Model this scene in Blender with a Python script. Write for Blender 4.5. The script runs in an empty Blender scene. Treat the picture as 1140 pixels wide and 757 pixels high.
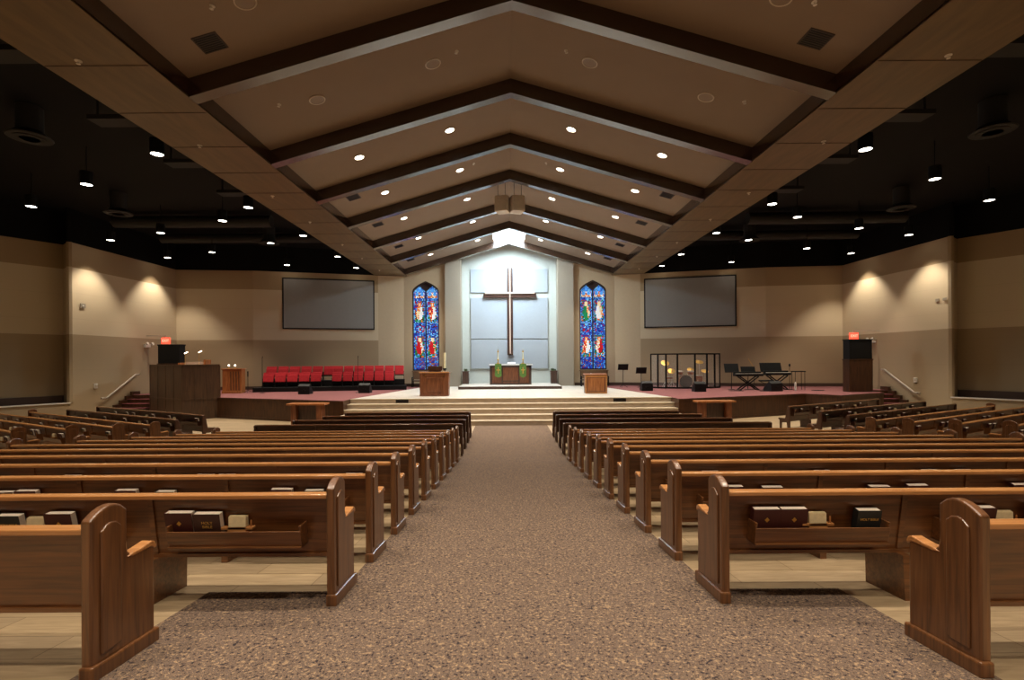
import bpy, bmesh, math, random
from mathutils import Vector, Matrix
random.seed(7)
C = bpy.context.scene.collection
PI = math.pi
sc = bpy.context.scene

# ------------------------------------------------------------------ materials
def srgb(r, g, b):
    f = lambda c: (c / 255) / 12.92 if c / 255 <= 0.04045 else (((c / 255) + 0.055) / 1.055) ** 2.4
    return (f(r), f(g), f(b), 1)
def newmat(name):
    m = bpy.data.materials.new(name); m.use_nodes = True
    return m, m.node_tree.nodes, m.node_tree.links, m.node_tree.nodes['Principled BSDF']
def plain(name, col, rough=.6, metal=0, noise=.06, scale=8, coat=0, spec=.5):
    m, N, L, b = newmat(name)
    b.inputs['Roughness'].default_value = rough; b.inputs['Metallic'].default_value = metal
    b.inputs['Coat Weight'].default_value = coat; b.inputs['Specular IOR Level'].default_value = spec
    tc = N.new('ShaderNodeTexCoord'); n = N.new('ShaderNodeTexNoise'); n.inputs['Scale'].default_value = scale; n.inputs['Detail'].default_value = 3
    r = N.new('ShaderNodeValToRGB'); r.color_ramp.elements[0].position = .3; r.color_ramp.elements[1].position = .7
    r.color_ramp.elements[0].color = tuple(c * (1 - noise) for c in col[:3]) + (1,)
    r.color_ramp.elements[1].color = tuple(min(1, c * (1 + noise)) for c in col[:3]) + (1,)
    L.new(tc.outputs['Object'], n.inputs['Vector']); L.new(n.outputs['Fac'], r.inputs['Fac']); L.new(r.outputs['Color'], b.inputs['Base Color'])
    return m
def wood(name, dark, light, scale=(1, 12, 12), rough=.35, coat=.3, bands=9):
    m, N, L, b = newmat(name)
    b.inputs['Roughness'].default_value = rough; b.inputs['Coat Weight'].default_value = coat; b.inputs['Coat Roughness'].default_value = .25
    tc = N.new('ShaderNodeTexCoord'); mp = N.new('ShaderNodeMapping'); mp.inputs['Scale'].default_value = scale
    n = N.new('ShaderNodeTexNoise'); n.inputs['Scale'].default_value = bands; n.inputs['Detail'].default_value = 5; n.inputs['Distortion'].default_value = .6
    r = N.new('ShaderNodeValToRGB'); r.color_ramp.elements[0].position = .32; r.color_ramp.elements[1].position = .68
    r.color_ramp.elements[0].color = dark; r.color_ramp.elements[1].color = light
    L.new(tc.outputs['Object'], mp.inputs['Vector']); L.new(mp.outputs[0], n.inputs['Vector']); L.new(n.outputs['Fac'], r.inputs['Fac']); L.new(r.outputs['Color'], b.inputs['Base Color'])
    return m
def emis(name, col, s, rough=.4):
    m, N, L, b = newmat(name)
    b.inputs['Base Color'].default_value = col; b.inputs['Emission Color'].default_value = col; b.inputs['Emission Strength'].default_value = s; b.inputs['Roughness'].default_value = rough
    return m
M = {}
PW = dict(scale=(.6, 14, 14), bands=3)
M['pew'] = wood('pew_wood', srgb(88, 52, 24), srgb(128, 80, 41), rough=.34, coat=.4, **PW)
M['pew_v'] = wood('pew_end_wood', srgb(88, 54, 28), srgb(126, 81, 45), scale=(14, 14, .7), bands=3, rough=.34, coat=.5)
M['rail'] = wood('pew_rail_lit_wood', srgb(164, 108, 60), srgb(200, 142, 86), rough=.25, coat=.5, **PW)  # pew wood in a lighter tone, lamplight on the rail tops painted in
M['pew_rail_dark'] = wood('front_pew_lit_rail', srgb(104, 70, 46), srgb(138, 98, 68), rough=.25, coat=.5, **PW)  # lit brown of the front rails put into the colour, dimmer than the others
M['pew_dark'] = wood('front_pew_wood', srgb(58, 34, 22), srgb(86, 52, 33), rough=.38, coat=.25, **PW)
M['stage_wood'] = wood('stage_panel_wood', srgb(50, 28, 12), srgb(78, 46, 22), scale=(5, 5, .5), bands=3, rough=.45, coat=.1)
M['box_wood'] = wood('organ_screen_wood', srgb(56, 36, 22), srgb(84, 58, 38), scale=(5, 5, .4), bands=3, rough=.4, coat=.15)
M['oak'] = wood('orange_oak', srgb(140, 82, 40), srgb(184, 118, 64), scale=(8, 8, .8), bands=3, rough=.4, coat=.2)
M['lectern'] = wood('lectern_wood', srgb(100, 56, 30), srgb(140, 84, 50), scale=(8, 8, .8), bands=3, rough=.4, coat=.2)
M['beam'] = wood('beam_wood', srgb(46, 30, 20), srgb(62, 42, 29), scale=(.5, 4, 4), bands=3, rough=.18, coat=1)
M['soffit'] = wood('soffit_veneer', srgb(92, 74, 48), srgb(110, 88, 58), scale=(3, .4, 3), bands=2, rough=.42, coat=.1)
M['cross'] = wood('cross_wood', srgb(58, 38, 30), srgb(82, 56, 44), scale=(6, 6, .6), bands=3)
M['cross_light'] = plain('cross_face_toplit', srgb(214, 190, 172), .4)  # light tan strip, whitened in colour for light striking the arm from above
M['black_ceiling'] = plain('black_ceiling_paint', srgb(7, 7, 7), .8, spec=.2)
M['duct'] = plain('painted_duct', srgb(26, 24, 22), .7)
M['ceiling'] = plain('gable_ceiling_board', srgb(138, 119, 101), .85, noise=.02, scale=2)
M['white_plastic'] = plain('white_plastic', srgb(215, 208, 196), .4)
M['black'] = plain('black_plastic', srgb(10, 10, 11), .55, spec=.3)
M['black_metal'] = plain('black_metal', srgb(24, 23, 22), .4, .6)
M['grey_cloth'] = plain('speaker_grille_grey', srgb(60, 60, 58), .7)
M['steel'] = plain('brushed_steel', srgb(200, 192, 178), .35, .7)
M['brass'] = plain('brass', srgb(220, 174, 84), .4, .7)
M['red_fabric'] = plain('red_seat_fabric', srgb(178, 26, 36), .85, noise=.15, scale=20)
M['screen'] = plain('projection_screen_fabric', srgb(138, 136, 132), .8, noise=.02)
M['niche'] = plain('niche_wall_paint', srgb(190, 196, 190), .8, noise=.02)
M['niche_panel'] = plain('grey_blue_acoustic_panel', srgb(164, 172, 180), .85, noise=.02)
M['pilaster'] = plain('pilaster_paint', srgb(152, 142, 126), .8, noise=.02)
M['cream_stone'] = plain('cream_stone', srgb(205, 196, 178), .5, noise=.08, scale=3)
M['step_stone'] = plain('stone_step', srgb(180, 162, 140), .55, noise=.1, scale=4)
M['nosing'] = plain('step_nosing', srgb(206, 194, 168), .5)
M['base'] = plain('brown_baseboard', srgb(70, 50, 38), .6)
M['white_cloth'] = plain('white_cloth', srgb(222, 222, 222), .8)
M['green_cloth'] = plain('green_parament', srgb(92, 128, 56), .8, noise=.2, scale=30)
M['wax'] = plain('candle_wax', srgb(240, 230, 190), .5)
M['leaf'] = plain('foliage', srgb(70, 88, 50), .7, noise=.3, scale=40)
M['paper'] = plain('page_edges', srgb(236, 222, 202), .7, noise=.04, scale=60)
M['maroon'] = plain('maroon_cover', srgb(72, 28, 22), .5)
M['brown_cover'] = plain('brown_cover', srgb(70, 42, 34), .5)
M['black_cover'] = plain('black_cover', srgb(38, 40, 38), .5)
M['gold'] = plain('gold_foil', srgb(214, 170, 84), .35, .4)
M['card'] = plain('cream_card', srgb(224, 204, 160), .7, noise=.05, scale=50)
M['speaker_grille'] = plain('ceiling_speaker_grille', srgb(140, 120, 102), .6, noise=.12, scale=90)
M['speaker_rim'] = plain('ceiling_speaker_rim', srgb(200, 184, 164), .5)
M['vent'] = plain('vent_metal', srgb(58, 42, 34), .6)
M['array'] = plain('hung_speaker_cloth', srgb(205, 194, 178), .7, noise=.05)
M['lamp'] = emis('lamp_lens', (1, .93, .8, 1), 14)
M['lamp_dim'] = emis('lamp_lens_warm', (1, .84, .66, 1), 5)
M['red_lamp'] = emis('exit_red_light', (1, .06, .03, 1), 2.2)
M['red_letters'] = emis('exit_letters', (1, .3, .2, 1), 2.5)
M['sky_pane'] = emis('skylight_pane', (.82, .93, 1, 1), 22)
M['drum'] = wood('drum_shell', srgb(120, 60, 24), srgb(168, 96, 40), scale=(1, 6, 6), bands=3)
M['drum_head'] = plain('drum_head', srgb(30, 28, 27), .4)
M['lead'] = plain('window_lead', srgb(48, 32, 28), .6)
M['stonewarm'] = plain('bench_wood', srgb(126, 96, 70), .5)

def mat_bands():
    m, N, L, b = newmat('three_band_wall_paint'); b.inputs['Roughness'].default_value = .8
    g = N.new('ShaderNodeNewGeometry'); s = N.new('ShaderNodeSeparateXYZ'); L.new(g.outputs['Position'], s.inputs[0])
    mr = N.new('ShaderNodeMath'); mr.operation = 'DIVIDE'; mr.inputs[1].default_value = 10; L.new(s.outputs['Z'], mr.inputs[0])
    r = N.new('ShaderNodeValToRGB'); r.color_ramp.interpolation = 'CONSTANT'
    e = r.color_ramp.elements; e[0].position = 0; e[0].color = srgb(164, 143, 112); e[1].position = .403; e[1].color = srgb(204, 187, 156)
    x = e.new(.715); x.color = srgb(160, 137, 104)
    L.new(mr.outputs[0], r.inputs[0])
    # fine horizontal panel joints of the wallboard
    fr = N.new('ShaderNodeMath'); fr.operation = 'PINGPONG'; fr.inputs[1].default_value = .6; L.new(s.outputs['Z'], fr.inputs[0])
    lt = N.new('ShaderNodeMath'); lt.operation = 'LESS_THAN'; lt.inputs[1].default_value = .008; L.new(fr.outputs[0], lt.inputs[0])
    ms = N.new('ShaderNodeMath'); ms.operation = 'MULTIPLY'; ms.inputs[1].default_value = .12; L.new(lt.outputs[0], ms.inputs[0])
    mx = N.new('ShaderNodeMix'); mx.data_type = 'RGBA'; mx.inputs['B'].default_value = (.12, .09, .06, 1)
    L.new(ms.outputs[0], mx.inputs['Factor']); L.new(r.outputs['Color'], mx.inputs['A']); L.new(mx.outputs['Result'], b.inputs['Base Color'])
    return m
M['wall'] = mat_bands()
M['wall_plain'] = plain('window_wall_paint', srgb(190, 170, 140), .8, noise=.02)
def mat_carpet(name, cols, scale, rough=.95, bump=.4):
    m, N, L, b = newmat(name); b.inputs['Roughness'].default_value = rough; b.inputs['Specular IOR Level'].default_value = .1
    tc = N.new('ShaderNodeTexCoord'); n = N.new('ShaderNodeTexNoise'); n.inputs['Scale'].default_value = scale; n.inputs['Detail'].default_value = 2.5; n.inputs['Roughness'].default_value = .7
    r = N.new('ShaderNodeValToRGB'); e = r.color_ramp.elements
    k = len(cols)
    e[0].position = .38; e[0].color = cols[0]; e[1].position = .62; e[1].color = cols[-1]
    for i, c in enumerate(cols[1:-1]): x = e.new(.38 + .24 * (i + 1) / (k - 1)); x.color = c
    n2 = N.new('ShaderNodeTexNoise'); n2.inputs['Scale'].default_value = scale * 1.7; n2.inputs['Detail'].default_value = 1
    bp = N.new('ShaderNodeBump'); bp.inputs['Strength'].default_value = bump; bp.inputs['Distance'].default_value = .01
    L.new(tc.outputs['Object'], n.inputs['Vector']); L.new(tc.outputs['Object'], n2.inputs['Vector']); L.new(n.outputs['Fac'], r.inputs['Fac']); L.new(r.outputs['Color'], b.inputs['Base Color'])
    L.new(n2.outputs['Fac'], bp.inputs['Height']); L.new(bp.outputs[0], b.inputs['Normal'])
    return m
M['carpet'] = mat_carpet('aisle_carpet', [srgb(48, 43, 47), srgb(98, 80, 68), srgb(132, 110, 90), srgb(76, 69, 71), srgb(112, 93, 78), srgb(156, 130, 102)], 44)
M['stage_carpet'] = mat_carpet('mauve_stage_carpet', [srgb(112, 70, 71), srgb(132, 88, 86)], 90, bump=.2)
M['step_carpet'] = mat_carpet('mauve_step_carpet', [srgb(96, 48, 50), srgb(120, 70, 70)], 90, bump=.2)
def mat_laminate():
    m, N, L, b = newmat('laminate_floor'); b.inputs['Roughness'].default_value = .45
    tc = N.new('ShaderNodeTexCoord'); br = N.new('ShaderNodeTexBrick'); br.inputs['Scale'].default_value = 1
    br.inputs['Brick Width'].default_value = 1.2; br.inputs['Row Height'].default_value = .3; br.inputs['Mortar Size'].default_value = .004
    br.inputs['Color1'].default_value = srgb(180, 156, 122); br.inputs['Color2'].default_value = srgb(164, 142, 112); br.inputs['Mortar'].default_value = srgb(120, 98, 70)
    mp = N.new('ShaderNodeMapping'); mp.inputs['Scale'].default_value = (1.5, 12, 1); n = N.new('ShaderNodeTexNoise'); n.inputs['Scale'].default_value = 2.2; n.inputs['Detail'].default_value = 6; n.inputs['Distortion'].default_value = .8
    r = N.new('ShaderNodeValToRGB'); r.color_ramp.elements[0].position = .3; r.color_ramp.elements[1].position = .7; r.color_ramp.elements[0].color = (.62, .6, .56, 1); r.color_ramp.elements[1].color = (1, 1, 1, 1)
    mx = N.new('ShaderNodeMix'); mx.data_type = 'RGBA'; mx.blend_type = 'MULTIPLY'; mx.inputs['Factor'].default_value = .8
    L.new(tc.outputs['Object'], br.inputs['Vector']); L.new(tc.outputs['Object'], mp.inputs['Vector']); L.new(mp.outputs[0], n.inputs['Vector']); L.new(n.outputs['Fac'], r.inputs[0])
    L.new(br.outputs['Color'], mx.inputs['A']); L.new(r.outputs['Color'], mx.inputs['B']); L.new(mx.outputs['Result'], b.inputs['Base Color'])
    return m
M['laminate'] = mat_laminate()
def mat_tile():
    m, N, L, b = newmat('dais_stone_tile'); b.inputs['Roughness'].default_value = .35
    tc = N.new('ShaderNodeTexCoord'); br = N.new('ShaderNodeTexBrick'); br.inputs['Scale'].default_value = 1; br.offset = 0
    br.inputs['Brick Width'].default_value = .6; br.inputs['Row Height'].default_value = .6; br.inputs['Mortar Size'].default_value = .006
    br.inputs['Color1'].default_value = srgb(206, 200, 190); br.inputs['Color2'].default_value = srgb(192, 187, 178); br.inputs['Mortar'].default_value = srgb(160, 150, 134)
    L.new(tc.outputs['Object'], br.inputs['Vector']); L.new(br.outputs['Color'], b.inputs['Base Color'])
    return m
M['tile'] = mat_tile()
def mat_acrylic():
    m, N, L, b = newmat('clear_acrylic'); b.inputs['Base Color'].default_value = (.92, .95, .93, 1); b.inputs['Roughness'].default_value = .03
    b.inputs['Alpha'].default_value = .07
    return m
M['acrylic'] = mat_acrylic()

# ------------------------------------------------------------------ mesh helpers
class MB:
    def __init__(s): s.v = []; s.f = []; s.mi = []; s.cur = 0
    def add(s, vs, fs):
        o = len(s.v); s.v += [tuple(v) for v in vs]; s.f += [tuple(i + o for i in f) for f in fs]; s.mi += [s.cur] * len(fs); return s
    def box(s, a, b, rot=None, piv=None):
        x0, y0, z0 = a; x1, y1, z1 = b
        vs = [Vector(p) for p in ((x0,y0,z0),(x1,y0,z0),(x1,y1,z0),(x0,y1,z0),(x0,y0,z1),(x1,y0,z1),(x1,y1,z1),(x0,y1,z1))]
        if rot is not None:
            pv = Vector(piv) if piv else Vector(((x0+x1)/2, (y0+y1)/2, (z0+z1)/2)); vs = [rot @ (v - pv) + pv for v in vs]
        return s.add(vs, [(0,3,2,1),(4,5,6,7),(0,1,5,4),(1,2,6,5),(2,3,7,6),(3,0,4,7)])
    def prism(s, pts, axis, a, b):
        # pts: 2D polygon; axis 'x': (y,z), 'y': (x,z), 'z': (x,y)
        n = len(pts)
        if axis == 'x': f = lambda p, t: (t, p[0], p[1])
        elif axis == 'y': f = lambda p, t: (p[0], t, p[1])
        else: f = lambda p, t: (p[0], p[1], t)
        vs = [f(p, a) for p in pts] + [f(p, b) for p in pts]
        return s.add(vs, [tuple(range(n))[::-1], tuple(range(n, 2*n))] + [(i, (i+1) % n, (i+1) % n + n, i + n) for i in range(n)])
    def tube(s, pts, r, n=8, r2=None):
        pts = [Vector(p) for p in pts]; rings = []
        for i, p in enumerate(pts):
            d = (pts[min(i+1, len(pts)-1)] - pts[max(i-1, 0)]).normalized()
            u = d.cross(Vector((0,0,1)) if abs(d.z) < .9 else Vector((1,0,0))).normalized(); w = d.cross(u)
            rr = r if r2 is None else r + (r2 - r) * i / (len(pts) - 1)
            rings.append([p + u * (rr * math.cos(2*PI*k/n)) + w * (rr * math.sin(2*PI*k/n)) for k in range(n)])
        vs = [v for g in rings for v in g]; fs = []
        for i in range(len(pts)-1):
            for k in range(n): fs.append((i*n+k, i*n+(k+1) % n, (i+1)*n+(k+1) % n, (i+1)*n+k))
        fs += [tuple(range(n))[::-1], tuple(range((len(pts)-1)*n, len(pts)*n))]
        return s.add(vs, fs)
    def lathe(s, prof, c=(0,0,0), n=20, mat=None, ring=False):
        vs = []; fs = []
        for (r, z) in prof:
            for k in range(n):
                v = Vector((r*math.cos(2*PI*k/n), r*math.sin(2*PI*k/n), z))
                if mat is not None: v = mat @ v
                vs.append(v + Vector(c))
        m = len(prof)
        for i in range(m-1):
            for k in range(n): fs.append((i*n+k, i*n+(k+1) % n, (i+1)*n+(k+1) % n, (i+1)*n+k))
        if ring:
            for k in range(n): fs.append(((m-1)*n+k, (m-1)*n+(k+1) % n, (k+1) % n, k))
            return s.add(vs, fs)
        if prof[0][0] > 1e-6: fs.append(tuple(range(n))[::-1])
        if prof[-1][0] > 1e-6: fs.append(tuple(range((m-1)*n, m*n)))
        return s.add(vs, fs)
    def build(s, name, mats, parent=None, smooth=False, bevel=0, loc=None, rz=None):
        me = bpy.data.meshes.new(name); me.from_pydata(s.v, [], s.f); 
        mats = mats if isinstance(mats, (list, tuple)) else [mats]
        for m in mats: me.materials.append(M[m] if isinstance(m, str) else m)
        if len(mats) > 1: me.polygons.foreach_set('material_index', s.mi)
        bm = bmesh.new(); bm.from_mesh(me); bmesh.ops.recalc_face_normals(bm, faces=bm.faces); bm.to_mesh(me); bm.free()
        if smooth: me.shade_smooth()
        o = bpy.data.objects.new(name, me); C.objects.link(o)
        if parent: o.parent = parent
        if smooth:
            e = o.modifiers.new('edges', 'EDGE_SPLIT'); e.split_angle = math.radians(40)
        if bevel:
            b = o.modifiers.new('bevel', 'BEVEL'); b.width = bevel; b.segments = 2; b.limit_method = 'ANGLE'; b.angle_limit = math.radians(40)
        if loc: o.location = loc
        if rz is not None: o.rotation_euler.z = rz
        return o
def tag(o, label, cat, group=None, kind=None):
    o['label'] = label; o['category'] = cat
    if group: o['group'] = group
    if kind: o['kind'] = kind
    return o
def thing(name, label, cat, loc=(0,0,0), rz=0, group=None):
    o = bpy.data.objects.new(name, None); C.objects.link(o); o.location = loc; o.rotation_euler.z = rz; o.empty_display_size = .1
    return tag(o, label, cat, group)
def struct(o): o['kind'] = 'structure'; return o
def copy_tree(o, parent=None):
    c = o.copy(); C.objects.link(c); c.parent = parent
    for ch in list(o.children): copy_tree(ch, c)
    return c

# ------------------------------------------------------------------ floor heights
SL = .0893
def sstep(a, b, x):
    t = min(1, max(0, (x - a) / (b - a))); return t * t * (3 - 2 * t)
def h(x, y):
    c = max(0, SL * (14.2 - y)); s = .483 * (abs(x) - 10.6) + .875 * (17.2 - y)
    d = max(0, SL * (s - 1.2)); t = sstep(8.6, 10.2, abs(x))
    return c * (1 - t) + d * t
def sheet(name, xs, ys, mat, dz=0):
    m = MB(); vs = [(x, y, h(x, y) + dz) for y in ys for x in xs]; n = len(xs)
    m.add(vs, [(j*n+i, j*n+i+1, (j+1)*n+i+1, (j+1)*n+i) for j in range(len(ys)-1) for i in range(n-1)])
    return m.build(name, mat)
fx = [-27, -24, -21.8] + [-20 + i * 2 for i in range(5)] + [-10.2 + i * .2 for i in range(9)] + [-5, 0, 5] + [8.6 + i * .2 for i in range(9)] + [12 + 2 * i for i in range(5)] + [21.8, 24, 27]
fy = [-6 + i * 2 for i in range(9)] + [10.5 + i * .5 for i in range(7)] + [14.2] + [14.5 + .5 * i for i in range(5)] + [18, 20, 24, 28, 36]
struct(sheet('floor', fx, fy, 'laminate'))
# aisle carpet lying on the floor: broad near the entrance, narrower between the pews
ca = MB()
def strip(x0, x1, ys):
    vs = []
    for y in ys: vs += [(x0, y, h(0, y) + .006), (x1, y, h(0, y) + .006)]
    ca.add(vs, [(2*j, 2*j+1, 2*j+3, 2*j+2) for j in range(len(ys)-1)])
strip(-2.56, 2.5, [-5.9, 4.05]); strip(-1.5, 1.5, [4.05, 14.2, 21.1])
struct(ca.build('floor', 'carpet'))

# ------------------------------------------------------------------ walls
ZT = 8.33
def wall(name, pts, z0, z1, mat, t=.15):
    # polyline wall with thickness laid outward (left of travel direction)
    m = MB()
    for (a, b) in zip(pts, pts[1:]):
        a = Vector((*a, 0)); b = Vector((*b, 0)); d = (b - a).normalized(); n = Vector((-d.y, d.x, 0)) * t; e = d * 0.0
        p = [a - e, b + e, b + e + n, a - e + n]
        m.add([(*q.xy, z) for z in (z0, z1) for q in p], [(0,3,2,1),(4,5,6,7),(0,1,5,4),(1,2,6,5),(2,3,7,6),(3,0,4,7)])
    return struct(m.build(name, mat))
def mir(pts, s): return [(x * s, y) for x, y in pts] if s > 0 else [(x * s, y) for x, y in pts][::-1]
for s, side in ((1, 'right'), (-1, 'left')):
    # path runs so that the thickness falls outside the room
    T = lambda pts: (mir(pts, s)[::-1] if s > 0 else mir(pts, s)[::-1])
    bk = [(8.6, 33.0), (15.8, 31.0), (20.2, 30.5)]
    P = [(x * s, y) for x, y in bk]; P = P[::-1] if s > 0 else P
    # thickness on the left of travel: for the right side travel towards -x gives left = -y, so flip
    P = P[::-1]
    wall('wall_back_' + side, P, 0, ZT, 'wall')
    P = [(x * s, y) for x, y in [(20.2, 30.5), (20.35, 23.2)]]; P = P[::-1] if s < 0 else P
    wall('wall_' + side, P, 0, ZT, 'wall', .12)
    # window wall with pointed-arch opening is built below; upper black wall behind the soffit line
    P = [(x * s, y) for x, y in [(8.6, 33.05), (15.8, 31.05), (20.25, 30.55), (20.4, 23.2), (21.1, 23.9), (27, 13.5), (27, -6)]]; P = P[::-1] if s < 0 else P
    wall('wall_upper_' + side, P, ZT, 9.95, 'black_ceiling', .1)
    # alcove: jamb, knee wall with white ledge, recessed wall
    P = [(x * s, y) for x, y in [(20.35, 23.2), (21.15, 23.8)]]; P = P[::-1] if s < 0 else P
    wall('wall_jamb_' + side, P, .885, ZT, 'wall', .12)
    P = [(x * s, y) for x, y in [(20.35, 23.2), (24.6, 17.2), (26, 11), (26, -6)]]; P = P[::-1] if s < 0 else P
    wall('wall_knee_' + side, P, 0, .86, 'wall', .1)
    m = MB(); pa = [(20.33, 23.2), (24.58, 17.2), (25.9, 11), (27, 11), (25.5, 17.8), (21.1, 23.9), (20.9, 23.8)]
    m.prism([(x * s, y) for x, y in pa], 'z', .86, .885); struct(m.build('trim_1' if s > 0 else 'trim_2', 'base'))
    m = MB(); pa = [(20.28, 23.2), (24.5, 17.15), (25.9, 10.9), (25.98, 10.95), (24.6, 17.2), (20.38, 23.24)]
    m.prism([(x * s, y) for x, y in pa], 'z', .86, .91); struct(m.build('trim_3' if s > 0 else 'trim_4', 'white_plastic'))
    P = [(x * s, y) for x, y in [(21.15, 23.8), (26.3, 16), (27, 11), (27, -6)]]; P = P[::-1] if s < 0 else P
    wall('wall_alcove_' + side, P, .86, ZT, 'wall', .12)
    m = MB(); P = [(21.12, 23.76), (26.25, 15.97), (26.1, 15.9), (21.05, 23.6)]
    m.prism([(x * s, y) for x, y in P], 'z', .885, 1.2); struct(m.build('baseboard_alcove_' + side, 'base'))
    # baseboards on stage level
    m = MB()
    for a, b in (((20.14, 30.4), (15.8, 30.94)), ((15.8, 30.94), (8.6, 32.94)), ((8.6, 32.94), (7.0, 33.34)), ((7.0, 33.34), (4.3, 33.34))):
        m.add([(a[0]*s, a[1], 1), (b[0]*s, b[1], 1), (b[0]*s, b[1]+.06, 1), (a[0]*s, a[1]+.06, 1), (a[0]*s, a[1], 1.2), (b[0]*s, b[1], 1.2), (b[0]*s, b[1]+.06, 1.2), (a[0]*s, a[1]+.06, 1.2)],
              [(0,3,2,1),(4,5,6,7),(0,1,5,4),(1,2,6,5),(2,3,7,6),(3,0,4,7)])
    struct(m.build('baseboard_' + side, 'base'))
    # inner wall strip between window wall and screen wall
    P = [(x * s, y) for x, y in [(7.0, 33.4), (8.6, 33.0)]]; P = P if s > 0 else P[::-1]
    wall('wall_turn_' + side, P, 0, ZT, 'wall_plain')
    # pilaster beside the niche
    m = MB(); m.box((min(3.2*s, 4.23*s), 33.12, 0), (max(3.2*s, 4.23*s), 34.4, 10.3))
    struct(m.build('wall_pilaster_' + side, 'pilaster'))
m = MB(); m.box((-27, -6.2, 0), (27, -6, 11)); struct(m.build('wall_rear', 'wall'))

# window walls with pointed-arch holes
WX, WW, WZ0, WZ1 = 5.55, .89, 2.05, 8.0
def arch(cx, w, z0, z1, n=10, spring=.7):
    # lancet outline (open at index 0 = bottom left), clockwise seen from the front
    pts = [(cx - w, z0)]; f = lambda d: w * (1 - (1 - d) ** 1.9)
    for i in range(n, -1, -1): pts.append((cx - f(i / n), z1 - spring * i / n))
    for i in range(1, n + 1): pts.append((cx + f(i / n), z1 - spring * i / n))
    pts.append((cx + w, z0)); return pts
for s, side in ((1, 'right'), (-1, 'left')):
    cx = WX * s; a = arch(cx, WW, WZ0, WZ1); m = MB(); x0, x1 = cx - 1.5, cx + 1.5
    if s > 0: x0, x1 = 4.2, 7.0
    else: x0, x1 = -7.0, -4.2
    zt = 10.2
    def both(q):
        n = len(q)
        m.add([(x, 33.4, z) for x, z in q], [tuple(range(n))])
    both([(x0, 0), (x1, 0), (x1, WZ0), (cx + WW, WZ0), (cx - WW, WZ0), (x0, WZ0)])
    left = [p for p in a if p[0] <= cx + 1e-6]; right = [p for p in a if p[0] >= cx - 1e-6]
    for q in zip(left, left[1:]): both([(x0, q[0][1]), (q[0][0], q[0][1]), (q[1][0], q[1][1]), (x0, q[1][1])] if q[1][1] > q[0][1] + 1e-6 else [(x0, q[0][1]), q[0], q[1]])
    for q in zip(right, right[1:]): both([(x1, q[0][1]), (q[0][0], q[0][1]), (q[1][0], q[1][1]), (x1, q[1][1])])
    both([(x0, WZ1), (cx, WZ1), (x1, WZ1), (x1, zt), (x0, zt)])
    nn = len(a)
    m.add([(x, 33.4, z) for x, z in a] + [(x, 33.62, z) for x, z in a], [(i, (i+1) % nn, (i+1) % nn + nn, i + nn) for i in range(nn)])
    m.box((x0, 33.62, 0), (x1, 33.7, zt))
    struct(m.build('wall_window_' + side, 'wall_plain'))

# stained glass windows
PAL = [(24, 46, 150), (40, 84, 190), (70, 140, 215), (120, 190, 225), (190, 30, 40), (225, 120, 50), (235, 215, 170), (30, 130, 80), (90, 40, 110), (60, 30, 30), (235, 235, 235), (150, 90, 60)]
gm = []
for i, p in enumerate(PAL):
    g = emis('stained_glass_%d' % i, srgb(*p), .8, .15); gm.append(g)
def inside(px, pz, poly):
    c = False; j = len(poly) - 1
    for i in range(len(poly)):
        if (poly[i][1] > pz) != (poly[j][1] > pz) and px < (poly[j][0]-poly[i][0])*(pz-poly[i][1])/(poly[j][1]-poly[i][1]) + poly[i][0]: c = not c
        j = i
    return c
def glass_colour(u, v, k):
    # u across one lancet (-1..1), v height 0..1, k = figure set
    from mathutils import noise
    def pick(lst, fu=5, fv_=60, sd=0):
        if random.random() < .25: return random.choice(lst)
        return lst[int(noise.cell(Vector((u * fu + 10 + k * 7, v * fv_ + sd, k * 3.7 + sd))) * .999 * len(lst)) % len(lst)]
    if abs(u) > .86: return pick([1, 2, 2, 3, 0])
    figs = [(.27, k), (.66, k + 1)]
    for fv, kk in figs:
        d = (v - fv) / .085
        r1, r2 = [(4, 10), (10, 6), (4, 7), (10, 4), (7, 6)][kk % 5]
        if (u / .34) ** 2 + ((d - .9) / .3) ** 2 < 1: return 6 if (u/.17)**2 + ((d-.88)/.17)**2 < 1 else (5 if kk % 2 else 6)
        if (u / (.55 - .15 * d)) ** 2 + (d / 1.05) ** 2 < 1 and d < .72: return r1 if (u - .1) * (1 if kk % 2 else -1) > -.05 + .15*d else pick([r2, r2, 6, 5])
        if -1.45 < d < -.4 and abs(u) < .82: return pick([7, 7, 3, 5, 9, 2])
        if -.4 < d < 1.4 and abs(u) < .82: return pick([0, 1, 2, 8, 4, 11, 3, 7], 6, 70)
    if .42 < v < .52: return pick([0, 1, 8, 4, 9, 2, 3, 1])
    if .81 < v < .87: return pick([6, 11, 5, 10])
    if v > .87: return pick([2, 3, 2, 1])
    if v < .15: return pick([0, 1, 8, 11, 1, 2, 0])
    return pick([0, 1, 0, 1, 2, 3])
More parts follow.
